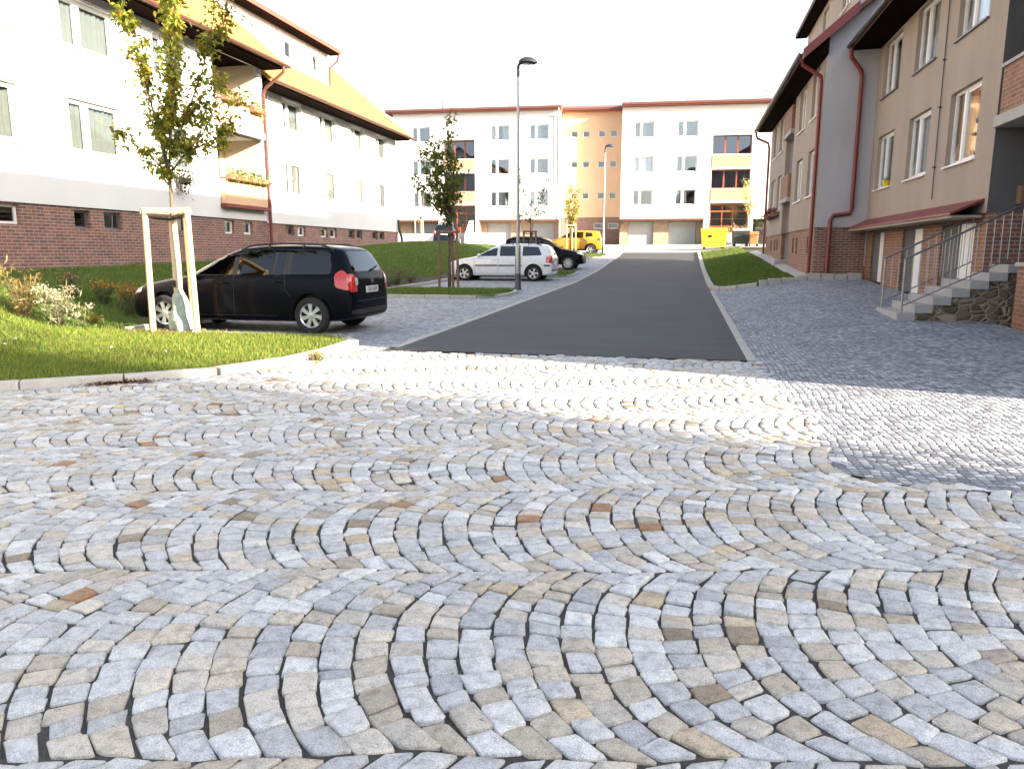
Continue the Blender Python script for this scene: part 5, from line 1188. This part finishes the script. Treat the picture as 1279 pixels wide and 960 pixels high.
for yy in (15.06,16.48):
    root = SR; n0 = z0+rise; hx = 3.98; ex = 5.72; slope = rise/run; zt = lambda x: n0+(x-3.98)*slope
    rl_ = MB().tube([(hx-.02,yy,n0+.98),(hx+.02,yy,n0+1.0),(ex,yy,zt(ex)+1.0),(ex+.1,yy,zt(ex)+1.03)]+([(7.6,yy,zt(ex)+1.03)] if yy < 16 else []),.021,10).build('railing', M['darksteel'], SR, SO, smooth=50)
    MB().tube([(hx,yy,n0+.12),(ex,yy,zt(ex)+.12)],.012,8).build('lower_rail', M['darksteel'], rl_, SO, smooth=50)
    MB().tube([(hx,yy,n0-.02),(hx,yy,n0+.99)],.021,10).build('post', M['steel'], rl_, SO, smooth=50)
    x = hx+.13
    while x < ex:
        MB().tube([(x,yy,zt(x)+.12),(x,yy,zt(x)+.99)],.008,6).build('baluster', M['steel'], rl_, SO, smooth=50); x += .128
    if yy < 16:
        x = ex+.1
        while x < 7.5: MB().tube([(x,yy,z0+rise*nst),(x,yy,zt(ex)+1.02)],.009,6).build('baluster', M['steel'], rl_, SO, smooth=50); x += .135
LP = (5.65,14.2,0); lp = thing('low_wall','low brick pillar with grey cap at the near end of the entrance landing','wall',LP)
MB().box(5.63,6.7,13.6,14.55,-.05,1.17).build('pillar', M['brick_light'], lp, LP); MB().box(5.59,6.74,13.56,14.59,1.171,1.24).build('cap', M['concrete'], lp, LP, bevel=.01)
# stone edging in front of the right lawn
EO = (3.3,24.6,.3); eg = thing('stone_edging','low rough stone edging between the drive and the right lawn','edging',EO)
mb = MB(); x = 2.35
while x < 5.2:
    l = random.uniform(.26,.42); y = 24.66+random.uniform(-.01,.01); z = gzf(x,24.6); hh = random.uniform(.17,.21); mb.box(x,x+l-.015,y,y+.2,z-.1,z+hh); x += l
mb.build('stones', M['concrete'], eg, EO, bevel=.02)
# ------------------------------------------------------------------ waste bins
def bin4(label, x, y, w_, d, h, bm, lm, rz=0, mark=False):
    z = gzf(x,y)+.02; root = thing('waste_container', label, 'waste bin', (x,y,z), rz, 'waste bins at the end of the right lawn')
    mb = MB(); b0 = .16; t = .9
    V = [(-w_/2*t,-d/2*t,b0),(w_/2*t,-d/2*t,b0),(w_/2*t,d/2*t,b0),(-w_/2*t,d/2*t,b0),(-w_/2,-d/2,h*.8),(w_/2,-d/2,h*.8),(w_/2,d/2,h*.8),(-w_/2,d/2,h*.8)]
    mb.add(V,[(0,3,2,1),(4,5,6,7),(0,1,5,4),(1,2,6,5),(2,3,7,6),(3,0,4,7)]); mb.build('body', M[bm], root, bevel=.03)
    rim = MB().box(-w_/2-.03,w_/2+.03,-d/2-.03,d/2+.03,h*.8,h*.8+.05); rim.build('rim', M[bm], root, bevel=.012)
    n = 8; prof = [(-d/2-.02,h*.85)]+[(-d/2+d*i/n, h*.86+.0+(h*.14)*math.sin(math.pi*min(1,.25+.75*i/n)*.9)) for i in range(n+1)]+[(d/2+.02,h*.85)]
    MB().prism(prof,'x',-w_/2-.02,w_/2+.02).build('lid', M[lm], root, smooth=40)
    for sx in (-1,1):
        for sy in (-1,1):
            if w_ > .9: MB().lathe([(0,-.03),(.08,-.03),(.08,.03),(0,.03)],(sx*w_*.36,sy*d*.32,.08),14,'y').build('wheel', M['rubber'], root, smooth=40); 
            elif sy > 0: MB().lathe([(0,-.03),(.1,-.03),(.1,.03),(0,.03)],(sx*w_*.42,d*.38,.1),14,'x').build('wheel', M['rubber'], root, smooth=40)
    MB().tube([(-w_*.3,-d/2-.05,h*.72),(w_*.3,-d/2-.05,h*.72)],.02,8).build('handle', M[bm], root, smooth=40)
    if mark: MB().box(-w_*.22,-w_*.08,-d/2-.012,-d/2-.001+.0,h*.56,h*.66).build('sticker', M['plastic'], root)
bin4('big yellow waste container beside the road end',1.95,53.6,1.7,1.0,1.42,'yellowbin','yellowbin',0,True)
bin4('dark waste container with grey lid next to the yellow one',3.75,54.0,1.15,.9,1.22,'darkbin','binlid',R(4))
bin4('narrow brown waste bin between the two dark containers',4.55,53.2,.55,.6,1.0,'brownbin','brownbin')
bin4('dark waste container closest to the tan house corner',5.3,54.2,1.2,.9,1.25,'darkbin','darkbin',R(-3))
plant('flowering_perennial','orange yellow flowers behind the yellow waste container','flowers',2.9,56.0,1.35,1.3,300,.16,[(.3,.25,.05),(.2,.2,.05)],.4,14,8,OR,.1)
plant('garden_shrub','dark shrub behind the waste bins against the far block','shrub',5.6,57.6,1.9,1.6,600,.16,[(.06,.08,.02),(.1,.11,.03)],.5,18)
plant('garden_shrub','pale shrub behind the dark waste container','shrub',4.0,56.2,1.3,1.4,400,.15,[(.4,.36,.2),(.34,.32,.16)],.5,16)
# ------------------------------------------------------------------ what stands behind the viewer and casts the near shade
NH = (24.,-1.75,0.); nh = thing('neighbouring_house','plain rendered apartment house standing behind the viewer beyond the side road','apartment house',NH,-math.atan(.305))
w = MB(); holes = [(y,y+1.6,z,z+1.4) for y in np.arange(-33,-3,3.6) for z in (1.4,4.2,7.0)]
facade(w,(lambda u,d,z:(d,u,z)),-37,0.,0,11.5,holes,.2)
w.poly([(0,0,0),(12,0,0),(12,0,11.5),(6,0,15.5),(0,0,11.5)]).poly([(0,-37,0),(12,-37,0),(12,-37,11.5),(6,-37,15.5),(0,-37,11.5)]).poly([(12,0,0),(12,-37,0),(12,-37,11.5),(12,0,11.5)])
w.build('wall', M['tan'], nh, fix=False); MB().prism(chevron(-.7,11.2,6,15.5,.16),'y',-37.4,.05).build('roof', M['tile_dark'], nh)
for y0,y1,c,d in holes: 
    window(nh,(0,(y0+y1)/2,c),R(-90),1.6,1.4,'half',curtain='none')
rd = random.Random(4); lim = []
for i in range(26):
    a = rd.uniform(0,6.28); r_ = rd.uniform(.5,1.9); lim.append([(0,0,rd.uniform(2.5,5)),(math.cos(a)*r_*.6,math.sin(a)*r_*.6,rd.uniform(5,7)),(math.cos(a)*r_,math.sin(a)*r_,rd.uniform(7.5,11))])
tree('street_tree','leafy tree behind the viewer at the corner of the neighbouring house',(19.,-.9,0),[(0,0,0),(0,0,3),(.1,0,6),(0,.1,9)],lim,1500,.26,.5,LD,.16)
# ------------------------------------------------------------------ camera, light
cam = bpy.data.cameras.new('camera'); co = link('camera', cam); cam.sensor_width = 36; cam.lens = 36*924/1279; cam.clip_start = .05; cam.clip_end = 6000
co.location = (0,0,1.4); co.rotation_euler = (R(90)-math.atan(164/924.),0,CAMYAW); scene.camera = co
SUN_EL = R(19); to_sun = Vector((math.cos(math.atan(.305)),-math.sin(math.atan(.305)),0))*math.cos(SUN_EL)+Vector((0,0,math.sin(SUN_EL)))
sl = bpy.data.lights.new('sun','SUN'); so = link('sun', sl); sl.energy = 5.0; sl.angle = R(.55); sl.color = (1,.86,.68); so.rotation_euler = to_sun.to_track_quat('Z','Y').to_euler(); so.location = (0,0,30)
wd = bpy.data.worlds.new('World'); scene.world = wd; wd.use_nodes = True; nt = wd.node_tree
sk = nt.nodes.new('ShaderNodeTexSky'); sk.sky_type = 'NISHITA'; sk.sun_disc = False; sk.sun_elevation = SUN_EL; sk.sun_rotation = math.atan2(to_sun.x,to_sun.y); sk.air_density = 1.0; sk.dust_density = 2.2; sk.ozone_density = 1.0
bg = nt.nodes['Background']; bg.inputs['Strength'].default_value = .108; hs = nt.nodes.new('ShaderNodeHueSaturation'); hs.inputs['Saturation'].default_value = .6; hs.inputs['Value'].default_value = 1.1; nt.links.new(sk.outputs[0], hs.inputs['Color']); nt.links.new(hs.outputs[0], bg.inputs['Color'])
vs = scene.view_settings; vs.view_transform = 'Standard'; vs.look = 'None'; vs.exposure = 2.33; vs.gamma = 1; vs.use_curve_mapping = False
scene.cycles.max_bounces = 8; scene.cycles.transparent_max_bounces = 12; scene.cycles.diffuse_bounces = 4
